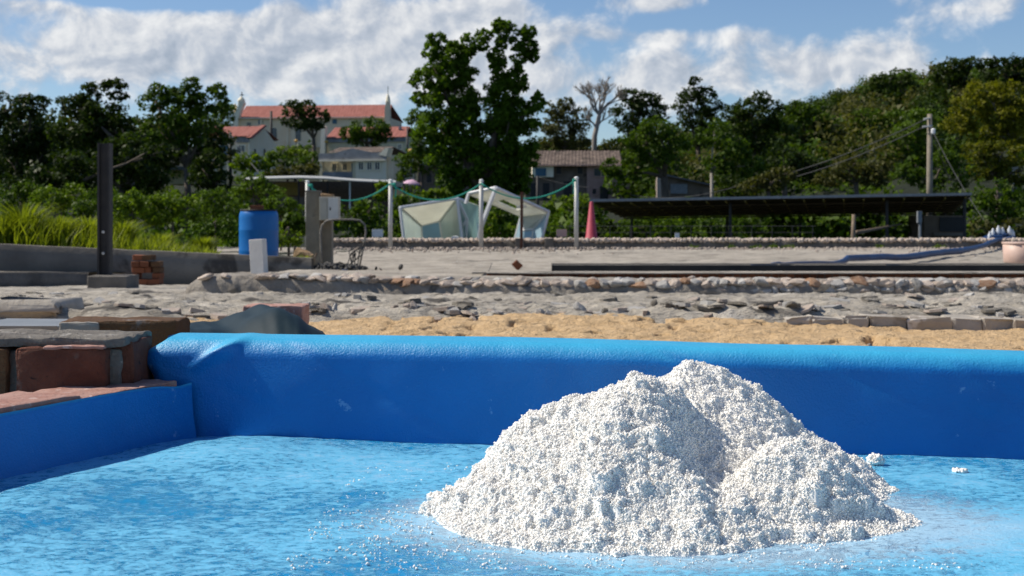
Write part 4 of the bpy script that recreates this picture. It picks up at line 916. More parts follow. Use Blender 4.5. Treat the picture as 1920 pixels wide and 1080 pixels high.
# pink tub at right edge
q0 = P(1893, 455, 15.5); q1 = P(1960, 492, 15.5); rr = .21; cx_ = q0.x+rr; 
t_ = empty('plastic_tub', (cx_, 15.7, q1.z), 'pale pink plastic tub at the right edge of the yard', 'tub')
hh = q0.z-q1.z
a = MB(); a.lathe((cx_, 15.7, q1.z-.01), [(rr*.90, 0), (rr*.94, .01), (rr*.985, hh), (rr*.95, hh), (rr*.9, .03)], 36); a.build('bucket', M['pink_tub'], t_, smooth=True)
a = MB(); a.lathe((cx_, 15.7, q0.z-.02), [(rr*1.0, 0), (rr*1.03, .008), (rr*1.03, .02), (rr*.96, .024)], 36); a.build('rim', M['pink_tub'], t_, smooth=True)
# blue hose / rolled tarpaulin across the yard
hp = [P(1392, 501, 15.0), P(1420, 497, 15.5), P(1470, 494, 16.5), P(1560, 493, 18), P(1590, 486, 20), P(1700, 481, 22.5), P(1800, 470, 27), P(1845, 460, 31), P(1870, 450, 34.4), P(1900, 447, 35.2)]
pp = []
for a_, b_ in zip(hp, hp[1:]): pp += [lerp(a_, b_, t_/5) for t_ in range(5)]
pp.append(hp[-1]); pp = [q+Vector((0, 0, (float(vn(i_*.7, 0, 3))-.5)*.03)) for i_, q in enumerate(pp)]
rs = [.018+.036*float(sst(14, 24, i_))*(.7+.6*float(vn(i_*.5, 1, 5))) for i_ in range(len(pp))]
a = MB(); a.tube(pp, rs, 10); tag(a.build('rolled_tarpaulin', M['bluetape'], smooth=True), 'long twisted roll of blue tarpaulin lying across the yard at right', 'tarpaulin')
t_ = empty('plastic_bundle', P(1875, 452, 35.6), 'bundle of blue sheet and upright white plastic bottles behind the wall', 'bundle')
me = ico('sheet', 3, 1.5, seed=5); q = P(1876, 448, 35.6); place('blue_sheet', me, M['bluetape'], q, (0, 0, .3), (.85, .5, .36), t_)
for (px, yt) in ((1862, 428), (1872, 423), (1880, 426), (1893, 424), (1899, 430), (1856, 434)):
    p_ = P(px, yt, 35.5); a = MB(); a.lathe((p_.x, 35.5, p_.z-.22), [(.05, 0), (.055, .05), (.05, .14), (.02, .2), (.018, .22)], 10); a.build('bottle', M['white_plastic'], t_, smooth=True)

# ---------------------------------------------------------------- long shed
ya_ = math.tan(R(13.5)); dv = Vector((math.sin(R(13.5)), math.cos(R(13.5)), 0)); rv = Vector((math.cos(R(13.5)), -math.sin(R(13.5)), 0))
O_ = P(1112, 379, 50)
LS = 12.55; DEP = 7.0; def_z = [.775-.60, 0]
def shp(s_, t_, z_off=0):
    """s along the front edge, t back from it"""
    q = O_+rv*s_+dv*t_; return Vector((q.x, q.y, EYE+.60+(.175)*s_/LS-.48*t_/DEP+z_off))
sh = empty('open_shed', (shp(LS/2, DEP/2).x, shp(LS/2, DEP/2).y, EYE-1.6), 'long low open shed with a dark sloping sheet roof', 'shed')
a = MB(); a.poly([shp(-.1, -.15, .0), shp(LS+.15, -.15, .0), shp(LS+.15, DEP, .0), shp(-.1, DEP, .0)], .06, Vector((0, 0, 1))); a.build('roof_sheet', M['shed_roof'], sh)
a = MB(); a.poly([shp(0, 0, -.03), shp(LS, 0, -.03), shp(LS, DEP-.1, -.03), shp(0, DEP-.1, -.03)], .028, Vector((0, 0, 1))); a.build('roof_boards', M['shed_under'], sh)
a = MB(); a.poly([shp(-.1, -.17, -.02), shp(LS+.15, -.17, -.02), shp(LS+.15, -.155, -.02), shp(-.1, -.155, -.02)], .09, Vector((0, 0, 1))); a.build('fascia', M['greycloth'], sh)
for k_ in range(20):
    s_ = .02+k_*(LS-.04)/19; a = MB(); a.tube([shp(s_, .0, -.075), shp(s_, DEP-.1, -.075)], .028, 4); a.build('rafter', M['rafter'], sh)
for t_ in (1.0, 2.2, 3.4, 4.6, 5.8, 6.8):
    a = MB(); a.tube([shp(0, t_, -.125), shp(LS, t_, -.125)], .028, 4); a.build('purlin', M['shed_under'], sh)
for (s_, t_) in ((.35, DEP-.3), (4.1, DEP-.3), (4.75, .4), (6.9, DEP-.3), (9.8, DEP-.3), (10., .4), (LS-.05, .3), (LS-.3, DEP-.4)):
    a = MB(); top = shp(s_, t_, -.1); a.tube([(top.x, top.y, EYE-1.75), top], .055, 6); a.build('post', M['steel_dark'], sh)
q = P(1601, 402, 44); a = MB(); a.tube([(q.x, 44, EYE-1.7), (q.x-.02, 44, EYE-.6), q], [.08, .075, .06], 8); tag(a.build('wooden_stump', M['wood'], smooth=True), 'pale bare wooden stump upright in front of the shed', 'stump')
a = MB(); a.tube([P(1606, 436, 44.1), P(1640, 430, 46), P(1690, 420, 49)], [.07, .05, .03], 6); tag(a.build('fallen_branch', M['wood'], smooth=True), 'grey fallen branch reaching under the shed roof', 'branch')
cbn = empty('block_cabin', P(1772, 450, 50), 'small grey cabin with a dark hatch under the right end of the shed', 'cabin')
a = MB(); a.rect(1733, 404, 1812, 470, 50, 2.0); a.build('wall', M['brown_wall'], cbn)
a = MB(); a.rect(1762, 407, 1806, 434, 49.95, .045); a.build('hatch', M['dark_open'], cbn)
a = MB(); a.rect(1752, 437, 1806, 442, 49.8, .19); a.build('ledge', M['wallgrey'], cbn)
a = MB(); a.rect(1721, 396, 1729, 418, 47, .15, bev=.01); a.tube([P(1725, 418, 47.08), P(1725, 470, 47.08)], .05, 6); tag(a.build('meter_box', M['greycloth']), 'grey meter box on a stake at the right end of the shed', 'meter box')

# ---------------------------------------------------------------- poles and wires
up = empty('utility_pole', (P(1743, 0, 58).x, 58, gz(P(1743, 0, 58).x, 58)), 'tall concrete utility pole rising behind the shed at right', 'utility pole')
q = P(1743.5, 214, 58); a = MB(); a.tube([(q.x-.02, 58, gz(q.x, 58)-.2), q], [.15, .10], 10); a.build('shaft', M['pillar'], up, smooth=True)
a = MB(); a.tube([P(1732, 224, 57.9), P(1744, 221, 57.9)], .05, 6); a.tube([P(1730, 238, 57.9), P(1748, 236, 57.9)], .05, 6); a.build('bracket', M['post_grey'], up)
a = MB(); a.lathe(P(1750, 252, 57.8), [(.05, 0), (.09, .05), (.09, .2), (.05, .25)], 8); a.build('insulator', M['white_metal'], up)
def wire(a_, b_, sag, lb, r=.016, grp=None):
    pts = [lerp(a_, b_, k_/14)-Vector((0, 0, sag*4*(k_/14)*(1-k_/14))) for k_ in range(15)]
    a = MB(); a.tube(pts, r, 4); o = a.build('cable', M['cable'], smooth=True); tag(o, lb, 'cable', grp)
wire(P(1733, 225, 57.9), P(1395, 345, 75), .3, 'upper of two cables running left from the tall concrete pole', .02)
wire(P(1731, 238, 57.9), P(1395, 352, 75), .35, 'lower of two cables running left from the tall concrete pole', .02)
wire(P(1395, 345, 75), P(1185, 366, 88), .4, 'long cable crossing in front of the small hut')
wire(P(1750, 248, 57.8), P(1862, 436, 50), .2, 'guy cable slanting down right from the pole insulator', .014)
wire(P(1750, 252, 57.8), P(1790, 358, 62), .1, 'short guy cable dropping steeply right of the pole', .014)
wire(P(1010, 332, 88), P(1110, 352, 86), .1, 'cable in front of the pink row house')
def wpole(px, yt, d, lb, r=.09, m_='steel_dark'):
    q = P(px, yt, d); a = MB(); a.tube([(q.x, d, gz(q.x, d)-.2), q], [r*1.2, r], 8); tag(a.build('utility_pole', M[m_], smooth=True), lb, 'utility pole')
wpole(432, 248, 120, 'dark utility pole in front of the red roofed house at left', .12)
wpole(508.5, 208, 175, 'slender dark pole before the long church wall', .15)
wpole(764, 238, 140, 'thin pole at the right end of the red roofs', .08)
wire(P(433, 252, 120), P(508, 345, 92), .3, 'pale guy cable slanting from the dark pole to the canopy', .04)
wpole(1008, 330, 90, 'dark timber pole in front of the row house doorway', .09)

# ---------------------------------------------------------------- buildings
def window(x0, y0, x1, y1, d, parent, fm_='white_wall', gm='glass', bars=True, name='window'):
    a = MB(); px_ = F/d; w = .10*px_
    f_ = empty_child(name, P((x0+x1)/2, y1, d), parent)
    a.rect(x0-w, y0-w, x1+w, y0, d-.05, .12); a.rect(x0-w, y1, x1+w, y1+w, d-.05, .12); a.rect(x0-w, y0, x0, y1, d-.05, .12); a.rect(x1, y0, x1+w, y1, d-.05, .12)
    if bars: xm = (x0+x1)/2; a.rect(xm-w*.35, y0, xm+w*.35, y1, d-.02, .05)
    a.build('frame', M[fm_], f_)
    a = MB(); a.rect(x0, y0, x1, y1, d-.012, .06); a.build('pane', M[gm], f_)
def empty_child(name, loc, parent):
    o = bpy.data.objects.new(name, None); COL.objects.link(o); o.parent = parent; o.location = Vector(loc)-wloc(parent); o.empty_display_size = .1; return o
def roofplane(xl, xr, xl2, xr2, ye, yr, de, dr, m_, parent, rib=.35, name='roof', th=.12, amp=.05):
    """sloping roof from eave (y=ye at depth de) to ridge (y=yr at depth dr), ribbed across"""
    a0, a1 = P(xl, ye, de), P(xr, ye, de); r0, r1 = P(xl2, yr, dr), P(xr2, yr, dr)
    n = max(8, int((a1.x-a0.x)/rib*4)); m = 14; V = []
    for j in range(m):
        v = j/(m-1)
        for k in range(n):
            u = k/(n-1); q = lerp(lerp(a0, a1, u), lerp(r0, r1, u), v)
            V.append((q.x, q.y, q.z+amp*abs(math.sin(math.pi*(a1.x-a0.x)*u/rib))+(.03 if j % 2 else 0)))
    i = (np.arange(m-1)[:, None]*n+np.arange(n-1)[None]).ravel(); Fc = np.stack([i, i+1, i+n+1, i+n], 1)
    link(name, np_mesh(name, V, Fc), M[m_], parent)
    b0, b1 = P(xl2, yr, dr), P(xr2, yr, dr); e0, e1 = Vector((a0.x, 2*dr-de, a0.z)), Vector((a1.x, 2*dr-de, a1.z))
    a = MB(); a.poly([b0, b1, e1, e0], .05, Vector((0, 0, 1))); a.build('rear_roof', M[m_], parent)
# church
ch = empty('church', P(590, 290, 225), 'long cream church with a red tiled roof crowning the hill', 'church')
a = MB(); a.rect(440, 221, 735, 300, 222, 11); a.build('wall', M['cream'], ch)
roofplane(446, 737, 455, 733, 222, 198, 221.5, 227.5, 'rooftile', ch, .5)
a = MB(); a.rect(440, 219.5, 735, 222.5, 221.6, .4); a.build('cornice', M['white_wall'], ch)
a = MB(); a.poly([P(437, 300, 221.3), P(447, 300, 221.3), P(447, 221, 221.3), P(455, 200, 221.3), P(459, 192, 221.3), P(455, 187, 221.3), P(449, 190, 221.3), P(447, 200, 221.3), P(443, 207, 221.3), P(437, 214, 221.3)], 1.2, Vector((0, 1, 0))); a.build('west_gable', M['white_wall'], ch)
a = MB(); q = P(453, 190, 221.9); a.lathe((q.x, q.y, q.z-.5), [(.55, 0), (.5, .5), (.62, .6), (.5, .95), (.2, 1.25), (.07, 1.4)], 12); a.build('turret', M['white_wall'], ch, smooth=True)
a = MB(); q = P(454, 178, 221.9); a.box((q.x, q.y, q.z-.2), (.12, .12, 1.5)); a.box((q.x, q.y, q.z+.1), (.6, .12, .12)); a.build('cross', M['steel_dark'], ch)
a = MB(); q = P(440.5, 207, 221.9); a.lathe((q.x, q.y, q.z-.3), [(.35, 0), (.3, .9), (.4, 1.0), (.1, 1.5)], 8); a.build('pinnacle', M['white_wall'], ch)
a = MB(); a.poly([P(728, 300, 221.2), P(741, 300, 221.2), P(741, 243, 221.2), P(738, 225, 221.2), P(736, 192, 221.2), P(731, 190, 221.2), P(728, 205, 221.2)], 1.2, Vector((0, 1, 0))); a.build('east_gable', M['cream'], ch)
a = MB(); q = P(733.5, 192, 221.9); a.lathe((q.x, q.y, q.z-.2), [(.4, 0), (.32, .8), (.1, 1.4)], 8); a.box((q.x, q.y, q.z+1.7), (.1, .1, 1.4)); a.build('pinnacle', M['white_wall'], ch)
window(464, 229, 471, 236, 221.95, ch, 'yellow_wall'); 
for (x0, x1, y0, y1) in ((511, 521, 243, 264), (557, 567, 243, 264)):
    a = MB(); pts = [P(x0, y1, 221.93), P(x1, y1, 221.93)]+[P((x0+x1)/2+(x1-x0)/2*math.cos(t_), y0-(x1-x0)/2*math.sin(t_)*.8, 221.93) for t_ in np.linspace(0, math.pi, 7)]
    a.poly(pts, .2, Vector((0, 1, 0))); a.build('arched_window', M['glass'], ch)
for x0 in (486, 628): a = MB(); a.rect(x0, 224, x0+8, 232, 221.9, .2); a.build('niche', M['blue_door'], ch)
for x0 in (489, 540, 592): a = MB(); a.rect(x0, 223, x0+4, 300, 221.7, .3); a.build('pilaster', M['cream'], ch)
# house below church, right
hh_ = empty('house', P(685, 300, 160), 'red roofed house with a white stepped gable, half hidden by the round tree', 'house')
a = MB(); a.rect(603, 257, 764, 320, 160, 8); a.build('wall', M['yellow_wall'], hh_)
a = MB(); a.rect(603, 257, 764, 266, 159.8, .19); a.build('parapet', M['grey_wall'], hh_)
roofplane(607, 767, 609, 757, 258, 239, 159.6, 163.5, 'rooftile', hh_, .5)
a = MB(); a.poly([P(596, 300, 159.3), P(607, 300, 159.3), P(607, 262, 159.3), P(608, 236, 159.3), P(601, 233, 159.3), P(599, 250, 159.3), P(598, 275, 159.3)], .6, Vector((0, 1, 0))); a.build('stepped_gable', M['white_wall'], hh_)
a = MB(); a.rect(742, 236, 746, 244, 162, .4); a.build('chimney', M['grey_wall'], hh_)
window(750, 272, 756, 280, 159.95, hh_)
# house at left
hl = empty('house', P(435, 305, 150), 'pale house with a red roof and grey parapet beside the dark pole', 'house')
a = MB(); a.rect(384, 257, 468, 330, 150, 6); a.build('wall', M['cream'], hl)
a = MB(); a.rect(384, 256.5, 470, 267, 149.8, .19); a.build('parapet', M['grey_wall'], hl)
roofplane(380, 470, 380, 478, 256, 238, 149.5, 153.5, 'rooftile', hl, .5)
a = MB(); pl_ = [P(468, 330, 150), P(490, 330, 157), P(490, 272, 157), P(479, 238, 153.5), P(468, 257, 150)]; a.poly(pl_, .15); a.build('gable_wall', M['white_wall'], hl)
a = MB(); a.poly([P(466, 258, 149.3), P(478, 235, 153.3), P(480, 237, 153.6), P(470, 260, 149.6)], .5, Vector((1, 0, 0))); a.build('verge_tiles', M['rooftile'], hl)
a = MB(); a.rect(403, 273, 426, 290, 149.9, .09); a.build('blue_shutter', M['blue_door'], hl)
window(446, 273, 461, 287, 149.95, hl)
for (x0, dd) in ((472, 151.5), (480, 154)): a = MB(); a.rect(x0, 280, x0+4, 292, dd-.4, .3); a.build('side_window', M['glass'], hl)
# shadowed yellow house far left
hs = empty('house', P(350, 325, 118), 'shaded ochre house with dark window openings under the left trees', 'house')
a = MB(); a.rect(306, 290, 398, 345, 118, 6); a.build('wall', M['yellow_wall'], hs)
a = MB(); a.rect(304, 312, 400, 318, 117.3, .6); a.build('balcony', M['grey_wall'], hs)
for x0 in (310, 326, 343): window(x0, 297, x0+11, 311, 117.95, hs, 'yellow_wall', 'dark_open', False)
a = MB(); a.poly([P(362, 290, 117.5), P(385, 270, 117.5), P(402, 290, 117.5)], 5, Vector((0, 1, 0))); a.build('gable', M['brown_wall'], hs)
a = MB(); a.poly([P(359, 292, 117), P(385, 269, 117), P(387, 272, 117), P(363, 294, 117)], 6, Vector((0, 1, 0))); a.build('roof', M['tile_old'], hs)
# white house
wh = empty('house', P(665, 342, 130), 'small white and cream house with a grey curved parapet above the canopy', 'house')
a = MB(); a.rect(666, 300, 728, 350, 130, 6); a.build('wall', M['white_wall'], wh)
a = MB(); a.rect(594, 300, 666, 350, 131.5, 5); a.build('recessed_wall', M['yellow_wall'], wh)
a = MB(); a.rect(594, 301, 599, 340, 130, .4); a.rect(661, 301, 666.5, 340, 129.97, .4); a.build('column', M['yellow_wall'], wh)
a = MB(); a.rect(599, 322, 661, 336, 130.1, .08); a.build('balustrade', M['grey_wall'], wh)
a = MB(); a.poly([P(593, 301, 129.8), P(729, 301, 129.8), P(729, 286, 129.8), P(700, 286, 129.8), P(680, 282, 129.8), P(661, 278, 129.8), P(643, 282, 129.8), P(625, 287, 129.8), P(593, 287, 129.8)], .18, Vector((0, 1, 0))); a.build('parapet', M['grey_wall'], wh)
roofplane(606, 726, 612, 722, 286, 277, 130.6, 133.5, 'tile_old', wh, .4)
a = MB(); a.poly([P(715, 291, 129.7), P(728, 278, 129.7), P(735, 278, 129.7), P(730, 294, 129.7)], 1.2, Vector((0, 1, 0))); a.build('corner_ornament', M['white_wall'], wh)
a = MB(); a.rect(728.5, 296, 741, 350, 130.2, 5.6); a.build('side_wall', M['cream'], wh)
for x0 in (674, 691, 707): window(x0, 305, x0+8, 318, 129.95, wh, 'white_wall', 'glass')
for (x0, m_) in ((612, 'glass'), (633, 'glass')): window(x0, 307, x0+7, 319, 131.45, wh, 'yellow_wall')
a = MB(); a.rect(650, 306, 660, 333, 131.45, .04); a.build('door', M['blue_door'], wh)
a = MB(); a.rect(593, 299.5, 729, 302, 129.7, .1); a.build('cornice', M['white_wall'], wh)
wh.rotation_euler.z = R(-16); ch.rotation_euler.z = R(-6); hl.rotation_euler.z = R(-14); hh_.rotation_euler.z = R(-14)
# canopy below
cy = empty('canopy', P(600, 385, 92), 'wide open sided canopy with a pale corrugated roof below the white house', 'canopy')
pr_ = [(452, 337), (500, 334), (560, 332.5), (610, 334), (660, 338), (700, 340), (742, 341.5)]
V = []
for (px, y) in pr_:
    a_, b_ = P(px, y, 88), P(px, y-3.5, 95); V += [tuple(a_), (a_.x, a_.y, a_.z-.07), (b_.x, b_.y, b_.z-.07), tuple(b_)]
Fc = [(k*4+q, k*4+(q+1) % 4, k*4+4+(q+1) % 4, k*4+4+q) for k in range(len(pr_)-1) for q in range(4)]
link('roof', np_mesh('roof', V, Fc), M['sheet_roof'], cy)
for px in (472, 503, 560, 614, 656, 700, 735): a = MB(); q = P(px, 339, 88.3); a.tube([(q.x, 88.3, gz(q.x, 88.3)-.2), (q.x, 88.3, q.z)], .055, 6); a.build('post', M['white_metal'] if px == 656 else M['steel_dark'], cy)
a = MB(); a.rect(470, 340, 736, 400, 96, .3); a.build('rear_wall', M['shed_under'], cy)
a = MB(); a.rect(516, 342, 560, 366, 95.2, .1); a.build('tan_curtain', M['rafter'], cy)
a = MB(); a.rect(500, 369, 612, 405, 89, .3); a.build('low_wall', M['brown_wall'], cy)
# ruined wall behind the main tree
rw = empty('ruined_house', P(830, 370, 100), 'roofless dark brown ruin left of the big tree trunk', 'ruin')
a = MB(); a.rect(788, 310, 832, 380, 100, 3); a.rect(832, 308, 876, 380, 100.5, 3); a.build('wall', M['brown_wall'], rw)
for x0 in (800, 848): window(x0, 326, x0+9, 342, 99.95, rw, 'brown_wall', 'dark_open', False)
# row house
rh = empty('row_house', P(1080, 372, 112), 'old two storey row house with a mottled tile roof', 'house')
a = MB(); a.rect(998, 311, 1038, 332, 111.6, 5); a.build('white_bay', M['white_wall'], rh)
a = MB(); a.rect(985, 332.5, 1038, 385, 112, 5); a.build('lower_wall', M['brown_wall'], rh)
a = MB(); a.rect(1038.5, 309, 1100, 385, 112.1, 5); a.build('middle_wall', M['brown_wall'], rh)
a = MB(); a.rect(1100.5, 309, 1185, 385, 111.8, 5); a.build('pink_wall', M['pink_wall'], rh)
roofplane(994, 1168, 1000, 1162, 312, 284, 111.2, 115, 'tile_old', rh, .28, amp=.07)
a = MB(); a.rect(1004, 315, 1024, 330, 111.52, .06); a.build('blue_shutter', M['blue_door'], rh)
for (x0, y0, x1, y1, dd, g_) in ((1043, 313, 1052, 326, 112.05, 'dark_open'), (1083, 313, 1092, 326, 112.05, 'dark_open'), (1114, 316, 1140, 330, 111.75, 'glass'), (1111, 354, 1118, 364, 111.75, 'dark_open'), (1150, 354, 1157, 364, 111.75, 'glass')):
    window(x0, y0, x1, y1, dd, rh, 'brown_wall' if dd > 112 else 'pink_wall', g_, x1-x0 > 20)
for (x0, x1, y0, dd) in ((995, 1006, 343, 111.95), (1018, 1030, 343, 111.95), (1057, 1071, 340, 112.05), (1125, 1140, 349, 111.75)):
    a = MB(); a.rect(x0, y0, x1, 375, dd, .06); a.build('doorway', M['dark_open'], rh)
a = MB(); a.rect(998, 308.5, 1186, 311, 111.3, .5); a.build('eave_band', M['pink_wall'], rh)
# hut
hu = empty('hut', P(1285, 372, 98), 'small lean-to brick hut with a grey shutter', 'hut')
a = MB(); a.poly([P(1240, 385, 98), P(1332, 385, 98), P(1332, 346, 98), P(1256, 329, 98), P(1240, 334, 98)], 4, Vector((0, 1, 0))); a.build('wall', M['brown_wall'], hu)
a = MB(); a.poly([P(1250, 327, 97.6), P(1336, 346, 97.6), P(1336, 348.5, 97.6), P(1250, 329.5, 97.6)], 4.6, Vector((0, 1, 0))); a.build('roof', M['shed_roof'], hu)
a = MB(); a.rect(1257, 345, 1289, 363, 97.93, .06); a.build('shutter', M['greycloth'], hu)
a = MB(); a.rect(1232, 330, 1241, 385, 97.6, .4); a.build('pier', M['stone'], hu)
a = MB(); a.rect(1251, 358, 1257, 385, 97.4, .2, bev=.02); a.build('plank', M['wood'], hu)
# umbrella
ub = empty('parasol', P(772, 395, 100), 'open pale pink parasol behind the rope', 'parasol')
q = P(772, 338, 100); a = MB(); seg = 16; a.lathe((q.x, 100, q.z-.28), [(.62, 0), (.56, .10), (.36, .24), (.14, .31), (.03, .34)], seg, Matrix.Rotation(.12, 3, 'Y')); a.build('cover', M['umbrella'], ub)
a = MB(); a.tube([(q.x+.05, 100, gz(q.x, 100)-.1), (q.x, 100, q.z)], .025, 6); a.build('pole', M['wood'], ub)
for (px, y, d, lb) in ((555, 264, 165, 'amber street lamp globe in front of the church wall'), (612, 265.5, 150, 'amber street lamp globe beside the white stepped gable'), (778, 257, 118, 'upper amber globe lamp left of the big tree'), (770, 283, 112, 'lower amber globe lamp left of the big tree')):
    q = P(px, y, d); t_ = empty('street_lamp', (q.x, d, gz(q.x, d)), lb, 'street lamp', 'amber globe street lamps')
    a = MB(); a.lathe((q.x, d, q.z-.18), [(.05, 0), (.17, .06), (.22, .18), (.17, .3), (.05, .36)], 12); a.build('globe', M['yellow_ball'], t_, smooth=True)
    a = MB(); a.tube([(q.x, d, gz(q.x, d)-.2), (q.x, d, q.z-.15)], .04, 6); a.build('pole', M['steel_dark'], t_)

# wire mesh fence under the shed line
wf = empty('wire_fence', P(1150, 450, 37.5), 'thin wire fence in front of the hedge behind the wall', 'fence')
for k_ in range(14):
    q = P(1030+k_*38, 424, 37.6); a = MB(); a.tube([(q.x, 37.6, EYE-1.05), (q.x, 37.6, q.z)], .012, 5); a.build('post', M['steel_dark'], wf)
a = MB()
for yy in (424, 436, 447): a.tube([P(1030, yy, 37.6), P(1530, yy, 37.6)], .006, 4)
a.build('wires', M['cable'], wf)

# ---------------------------------------------------------------- foliage
def leaves(pts, nrm, size, asp=.62, tri=False):
    n = len(pts); t = rng.normal(size=(n, 3)); t -= (t*nrm).sum(1)[:, None]*nrm; t /= np.linalg.norm(t, axis=1)[:, None]+1e-9
    b = np.cross(nrm, t); s = size[:, None]
    if tri:
        V = np.stack([pts-t*s*.5, pts+t*s*.45+b*s*.45, pts+t*s*.3-b*s*.5], 1); return V.reshape(-1, 3), np.arange(n*3).reshape(n, 3)
    V = np.stack([pts-t*s*.5, pts+b*s*.5*asp+nrm*s*.08, pts+t*s*.5, pts-b*s*.5*asp+nrm*s*.08], 1)
    return V.reshape(-1, 3), np.arange(n*4).reshape(n, 4)
def crown(lobes, d, leaf, dens=1., clr=.30, holes=.0, depthk=.9, tri=None):
    if tri is None: tri = d > 60
    if tri: leaf = leaf*.78
    """lobes in photo pixels (cx, cy, rx, ry[, dd]); leaf size in metres"""
    VV = []; FF = []; off = 0
    for L_ in lobes:
        cx, cy, rx, ry = L_[:4]; rx *= 1.08; ry *= 1.08; dd = d+(L_[4] if len(L_) > 4 else 0); k = dd/F
        c = np.array(P(cx, cy, dd)); Rx, Rz = rx*k, ry*k; Ry = (Rx+Rz)/2*depthk
        rad = clr*math.sqrt(Rx*Rz); nc = int(max(6, 1.45*(Rx+Rz)**2/rad**2*.62))
        dirs = rng.normal(size=(nc, 3)); dirs /= np.linalg.norm(dirs, axis=1)[:, None]
        rr = rng.uniform(.35, 1., nc)**.55; cc = c+dirs*rr[:, None]*np.array([Rx, Ry, Rz])*.88
        cr = rad*rng.uniform(.55, 1.25, nc)
        per = np.maximum(5, (dens*6.2*cr**2/leaf**2)).astype(int)
        idx = np.repeat(np.arange(nc), per); n = len(idx)
        dv_ = rng.normal(size=(n, 3)); dv_ /= np.linalg.norm(dv_, axis=1)[:, None]
        r3 = rng.random(n)**.5
        pts = cc[idx]+dv_*(r3*cr[idx])[:, None]*np.array([1.05, 1.05, .8])
        nr = dv_*.6+rng.normal(size=(n, 3))*.55+np.array([0, 0, .45]); nr /= np.linalg.norm(nr, axis=1)[:, None]
        V, Fc = leaves(pts, nr, leaf*rng.uniform(.7, 1.6, n), .7, tri); VV.append(V); FF.append(Fc+off); off += len(V)
    return np.concatenate(VV), np.concatenate(FF)
def tree(label, lobes, d, leaf=.2, m_='lf_mid', dens=1., name='tree', cat='tree', trunk=None, tr_m='trunk', r=.18, clr=.30, limbs=5, stem=True, grp=None):
    V, Fc = crown(lobes, d, leaf, dens, clr)
    cx = sum(l[0]*l[2] for l in lobes)/sum(l[2] for l in lobes); bx = trunk if trunk else cx
    x0 = (bx-960)/F*d; zg = EYE-.75 if d < 36 else gz(x0, d)
    t_ = empty(name, (x0, d, zg), label, cat, grp)
    link('crown' if cat == 'tree' else 'foliage', np_mesh('crown', V, Fc), M[m_], t_)
    if stem:
        a = MB(); zl = min(P(0, l[1]+l[3], d).z for l in lobes); zm = max(zg+.5, min(zl+ .3, zg+4)); fork = Vector((x0, d, max(zg+.25, zm)))
        a.tube([(x0, d, zg-.2), lerp(Vector((x0, d, zg)), fork, .5)+Vector((r*.4, 0, 0)), fork], [r*1.25, r, r*.8], 8)
        for l in sorted(lobes, key=lambda q: -q[2])[:limbs]:
            e = P(l[0], l[1], d+(l[4] if len(l) > 4 else 0)); mid_ = lerp(fork, e, .5)+Vector((random.uniform(-.3, .3), random.uniform(-.3, .3), .2))*r*3
            a.tube([fork, mid_, e], [r*.6, r*.4, r*.12], 6)
            for _ in range(2):
                e2 = e+Vector((random.uniform(-1, 1)*l[2]*.7*d/F, random.uniform(-.6, .6)*l[2]*d/F, random.uniform(-.2, .8)*l[3]*d/F)); a.tube([lerp(mid_, e, .4), e2], [r*.28, r*.06], 5)
        a.build('trunk' if cat == 'tree' else 'stem', M[tr_m], t_, smooth=True)
    return t_
# the big twin crowned tree
tree('tall twin crowned tree with glossy dark leaves towering over the white frames',
     [(818, 72, 17, 14), (812, 95, 20, 22), (850, 100, 34, 28), (878, 85, 20, 24), (795, 150, 27, 26), (835, 140, 42, 34), (866, 130, 24, 40), (790, 185, 20, 16), (845, 190, 54, 42), (882, 205, 18, 34), (820, 235, 46, 34), (868, 240, 45, 44), (838, 285, 42, 34), (880, 300, 45, 44), (850, 330, 34, 26), (872, 350, 30, 26),
      (940, 50, 22, 15), (958, 62, 16, 18), (908, 66, 17, 12), (906, 85, 12, 12), (940, 78, 12, 16), (930, 105, 18, 20), (990, 62, 18, 16), (990, 88, 20, 20), (1000, 105, 10, 14), (975, 105, 18, 26), (936, 138, 18, 30), (965, 150, 24, 30), (945, 180, 38, 34), (930, 215, 42, 40), (980, 215, 40, 38), (1008, 190, 16, 18), (950, 265, 58, 46), (975, 300, 42, 44), (930, 325, 48, 36), (965, 345, 38, 26)],
     76, .20, 'lf_tree_main', 1.9, trunk=900, r=.4, clr=.30, limbs=12)
LEFT = [
 ('dense dark tree filling the far left edge', [(10, 205, 45, 30), (65, 195, 32, 20), (30, 240, 75, 45), (20, 300, 70, 50), (80, 290, 50, 60)], 92, 'lf_dark', None),
 ('dark umbrella shaped tree with a flat layered top at left', [(180, 163, 28, 12), (215, 158, 26, 12), (165, 185, 32, 14), (222, 180, 22, 9), (130, 200, 40, 22), (190, 210, 60, 22), (150, 245, 75, 34), (210, 250, 60, 40)], 88, 'lf_dark', 245),
 ('spreading tree with lighter top leaves beside the ochre house', [(298, 170, 22, 14), (290, 190, 36, 20), (328, 178, 20, 18), (360, 158, 22, 16), (350, 180, 34, 20), (372, 195, 30, 24), (408, 172, 20, 16), (415, 198, 16, 20), (330, 215, 50, 30), (385, 225, 38, 30), (300, 245, 48, 34), (350, 262, 36, 22)], 86, 'lf_mid', 350),
 ('shadowed tree in the gap behind the steel post', [(230, 290, 60, 45), (180, 320, 50, 40), (270, 330, 55, 34)], 80, 'lf_dark', None),
 ('low dark tree left of the ochre house', [(120, 320, 70, 40), (60, 345, 60, 30), (300, 285, 40, 20)], 78, 'lf_dark', 100),
 ('thin tree showing behind the left house gable', [(420, 205, 22, 20), (425, 225, 16, 20), (405, 240, 20, 14)], 170, 'lf_mid', 418),
 ('dark rounded tree in front of the pale red roofed house', [(395, 300, 28, 22), (385, 325, 34, 30), (410, 340, 36, 24)], 84, 'lf_dark', None),
]
